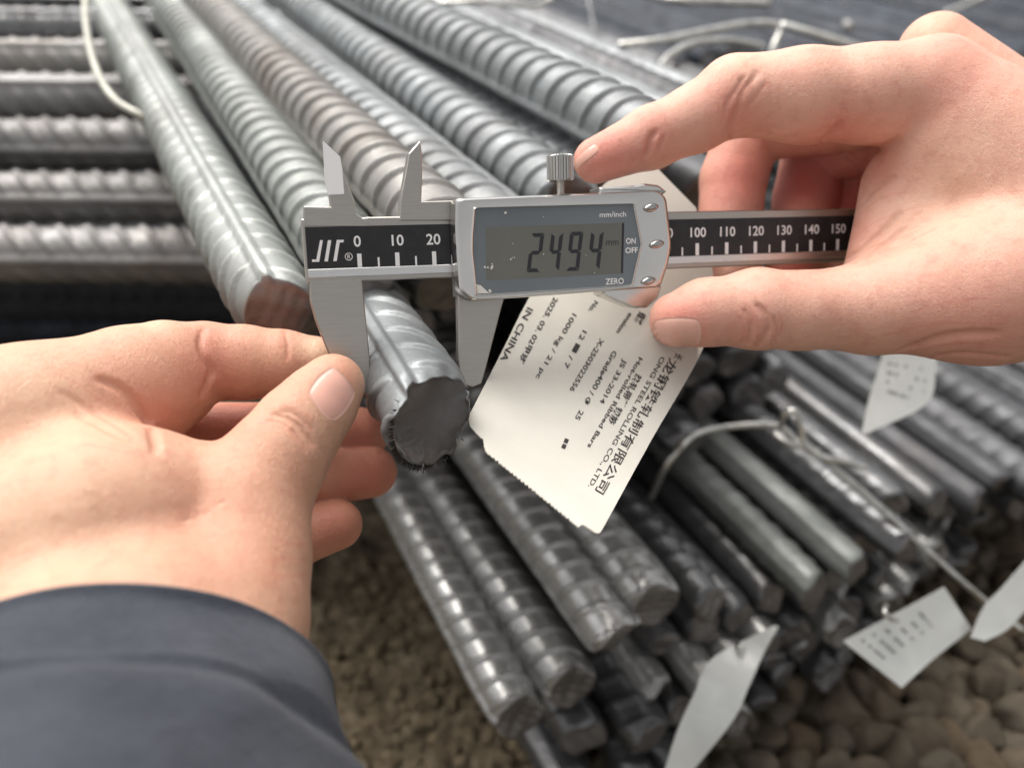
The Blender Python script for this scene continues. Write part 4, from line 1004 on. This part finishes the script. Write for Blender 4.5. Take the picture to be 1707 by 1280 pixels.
# ---------------- sleeve
def sleeve(pts, R0):
    axis_pts = spline(pts, 14)
    ctr = P(axis_pts[:, 0], axis_pts[:, 1], axis_pts[:, 2]); nA = len(ctr); K = 96
    tg = np.gradient(ctr, axis=0); tg /= np.linalg.norm(tg, axis=1, keepdims=True); rows = []
    side = P(1000, 1000, 15) - P(0, 1000, 15); side /= np.linalg.norm(side)
    ds = np.r_[0, np.cumsum(np.linalg.norm(np.diff(ctr, axis=0), axis=1))]
    def ringat(i, rad, off=0.0):
        u = side - tg[i] * side.dot(tg[i]); u /= np.linalg.norm(u); w = np.cross(tg[i], u); out = []
        for k in range(K):
            a = 2 * math.pi * k / K; s_ = ds[i]
            fold = .16 * math.sin(3 * a + s_ * .8) + .09 * math.sin(5 * a - s_ * 1.7 + 1) + .05 * math.sin(9 * a + s_ * 2.3)
            hem = .16 * math.exp(-((s_ - .1) / .35) ** 2) - .17 * math.exp(-((s_ - 2.6) / .16) ** 2) + .12 * math.exp(-((s_ - 3.0) / .3) ** 2)
            wr = .17 * math.sin(s_ * 3.2 + 1.3 * math.sin(a * 2)) * min(1, max(0, (s_ - 3.2) / 2))
            r = rad + (fold * min(1, .25 + s_ * .3) + hem + wr) * (1 if rad > 3 else .3)
            out.append(ctr[i] + tg[i] * (off + .18 * math.sin(2 * a + .5)) + r * (math.cos(a) * u * 1.02 + math.sin(a) * w * .9))
        return out
    for i, rad in ((6, R0 - .5), (2, R0 - .45), (0, R0 - .3)): rows.append(ringat(i, rad))
    rows.append(ringat(0, R0 - .15, -.12)); rows.append(ringat(0, R0, -.02))
    for i in range(1, nA): rows.append(ringat(i, R0 + .05 + .012 * i))
    v = np.array(rows).reshape(-1, 3); R_ = len(rows); f = []
    for i in range(R_ - 1):
        for k in range(K): f.append([i * K + k, i * K + (k + 1) % K, (i + 1) * K + (k + 1) % K, (i + 1) * K + k])
    return v, f
m, nt, b = mat('dark_fleece'); co = coords(nt); n1 = noise(nt, co, 60, 4, .6); n2 = noise(nt, co, 1800, 3, .7); n3 = noise(nt, co, 350, 4, .6)
c = ramp(nt, n1, [(.35, (.028, .032, .044)), (.65, (.048, .053, .069))]); c = mix(nt, ramp(nt, n2, [(.4, g3(0)), (.7, g3(.5))]), c, (.085, .092, .112))
nt.links.new(c, b.inputs['Base Color']); b.inputs['Roughness'].default_value = .95; b.inputs['Specular IOR Level'].default_value = .15; b.inputs['Sheen Weight'].default_value = .12; b.inputs['Sheen Roughness'].default_value = .6
bump(nt, b, n2, .7, .0006, bump(nt, b, n3, .5, .001)); M['fleece'] = m
v, f = sleeve([(165, 1238, 16.4), (150, 1370, 14.8), (120, 1560, 13.0), (20, 1900, 11.0), (-120, 2400, 9.2)], 4.4); so = mk('sleeve', v - PO, f, M['fleece'], person, True); ss = so.modifiers.new('sub', 'SUBSURF'); ss.levels = ss.render_levels = 1
v, f = sleeve([(1990, 455, 22.6), (2120, 520, 21.8), (2350, 660, 20.5), (2700, 900, 18.5), (3100, 1200, 16.5)], 4.2); so = mk('sleeve', v - PO, f, M['fleece'], person, True)
# ---------------- right hand
RH = Field()
RH.cap((1555, 150, 23.4, 1.42), (1760, 300, 22.6, 2.2), .8)         # index metacarpal
RH.cap((1560, 85, 25.6, 1.15), (1800, 300, 25.0, 1.8), .6)          # second knuckle behind
RH.cap((1555, 260, 23.8, 1.45), (1800, 420, 22.8, 2.4), .8)
RH.cap((1455, 512, 23.0, 1.34), (1640, 480, 22.6, 2.0), .7)         # thumb base
RH.cap((1640, 480, 22.6, 2.0), (1900, 420, 22.2, 2.8), .9)
RH.cap((1525, 330, 24.2, 1.2), (1530, 450, 23.6, 1.25), .7)         # web
RH.cap((1486, 310, 24.6, .85), (1458, 450, 23.8, .86), .6)
RH.cap((1800, 300, 23.6, 2.9), (2100, 460, 22.0, 3.0), .9)
RH.chain([(1128, 533, 22.85, .78), (1175, 521, 22.9, .92), (1262, 515, 23.0, 1.12), (1330, 518, 23.0, 1.08), (1455, 512, 23.0, 1.30)], .3)   # thumb
RH.chain([(1555, 150, 23.4, 1.42), (1450, 158, 23.5, 1.33), (1340, 160, 23.7, 1.30), (1228, 160, 23.9, 1.16)], .4)      # index base segment
RH.chain([(1222, 162, 23.9, 1.12), (1160, 198, 23.85, .96), (1085, 230, 23.7, .88), (994, 268, 23.4, .66)], .25)
RH.chain([(1420, 190, 25.8, 1.2), (1250, 215, 27.2, 1.1), (1222, 300, 27.3, 1.10), (1215, 400, 27.0, 1.05), (1225, 462, 26.6, .9)], .15)   # middle finger
RH.chain([(1470, 235, 26.6, 1.1), (1352, 258, 28.2, 1.0), (1345, 330, 28.2, 1.15), (1330, 420, 27.4, 1.0), (1320, 450, 27.0, .9)], .10)
RH.chain([(1520, 280, 27.0, 1.1), (1440, 290, 28.4, 1.0), (1420, 380, 28.0, .95), (1400, 440, 27.4, .85)], .10)
RH.cap((1560, 200, 26.2, 1.6), (1700, 330, 26.0, 2.2), .6)
RH.crease([(1218, 232), (1216, 215), (1222, 196), (1232, 176)], 0.037, 0.13)
RH.crease([(1232, 172), (1240, 150), (1256, 132), (1262, 120)], 0.019, 0.10); RH.crease([(1208, 196), (1214, 170), (1230, 146), (1240, 128)], 0.015, 0.10); RH.crease([(1246, 180), (1262, 160), (1276, 140)], 0.012, 0.08)
RH.crease([(1075, 262), (1082, 248), (1085, 232), (1094, 220)], 0.031, 0.13); RH.crease([(1100, 250), (1104, 238), (1106, 228)], 0.015, 0.08)
RH.crease([(1362, 244), (1376, 232), (1392, 218), (1400, 204)], 0.043, 0.14)
RH.crease([(1440, 300), (1432, 276), (1415, 262), (1398, 248)], 0.031, 0.16)
RH.crease([(1440, 290), (1450, 262), (1470, 248), (1500, 232)], 0.019, 0.18); RH.crease([(1435, 340), (1462, 310), (1490, 296)], 0.019, 0.16)
RH.crease([(1407, 432), (1430, 418), (1455, 400), (1480, 378), (1500, 356)], 0.019, 0.18); RH.crease([(1420, 440), (1450, 424), (1484, 400), (1510, 380)], 0.015, 0.16); RH.crease([(1440, 440), (1480, 424), (1520, 400)], 0.012, 0.14)
RH.crease([(1262, 578), (1276, 560), (1282, 545), (1274, 522), (1262, 508)], 0.031, 0.11); RH.crease([(1246, 574), (1252, 556), (1250, 536), (1240, 516)], 0.019, 0.10); RH.crease([(1292, 570), (1296, 548), (1290, 528)], 0.015, 0.08)
RH.crease([(1530, 600), (1600, 590), (1680, 596)], 0.019, 0.16); RH.crease([(1500, 585), (1580, 560), (1660, 555)], 0.019, 0.20)
RH.line([(1226, 190), (1240, 160), (1262, 130), (1270, 112)], [(1234, 196), (1254, 168), (1280, 138)], [(1206, 180), (1210, 150), (1226, 124)], [(1196, 190), (1200, 160)], [(1220, 130), (1240, 110), (1250, 98)], [(1068, 258), (1074, 244), (1080, 226)], [(1092, 258), (1096, 240), (1104, 222)],
        [(1256, 580), (1264, 556), (1260, 530), (1250, 512)], [(1284, 578), (1288, 556), (1282, 530)], [(1300, 560), (1304, 540), (1298, 520)], [(1236, 570), (1240, 548), (1232, 524)], [(1448, 300), (1470, 270), (1500, 256)], [(1440, 350), (1470, 330), (1510, 320)], [(1420, 400), (1460, 370), (1510, 350), (1560, 340)], [(1420, 424), (1470, 404), (1530, 376)], [(1440, 430), (1500, 410), (1570, 376)], [(1470, 560), (1560, 540), (1680, 540)], [(1500, 590), (1600, 572), (1700, 580)], [(1520, 520), (1600, 500), (1690, 498)], w=.035, a=.4)
RHo = hand('hand', RH, (1.3, -1.6, 20.0), (19.4, 12.0, 30), VOX, M['skin_r'],
     [(1010, 270, 22.8, 1.3, .55), (1085, 235, 23, .9, .35), (1220, 180, 23, .9, .35), (1130, 540, 22, .9, .6), (1400, 240, 23, 1.0, .5), (1240, 300, 26.2, 1.5, .6), (1340, 300, 27.2, 1.6, .8), (1420, 330, 27.2, 1.8, .9), (1580, 140, 22.5, 1.2, .35), (1450, 280, 23.5, .8, .5), (1240, 545, 22.2, .9, .3), (1330, 440, 26, 1.2, .8), (1640, 560, 21, 2.0, .3), (1420, 380, 23.8, .8, .3)],
     [(1560, 330, 22, 2.0, .2), (1240, 110, 23, .6, .25), (1560, 60, 24.5, 1.2, .25)], person, PO)  # pale spots paint light on knuckles and palm into the skin colour
tag(RHo, 'right hand with index finger on the lock screw and thumb under the display')
nail(RH, [(1170, 527), (1168, 585), (1080, 578), (1086, 530)], RHo, PO, .03)
nail(RH, [(994, 236), (1003, 250), (958, 286), (950, 272)], RHo, PO, .01, lift=.005)
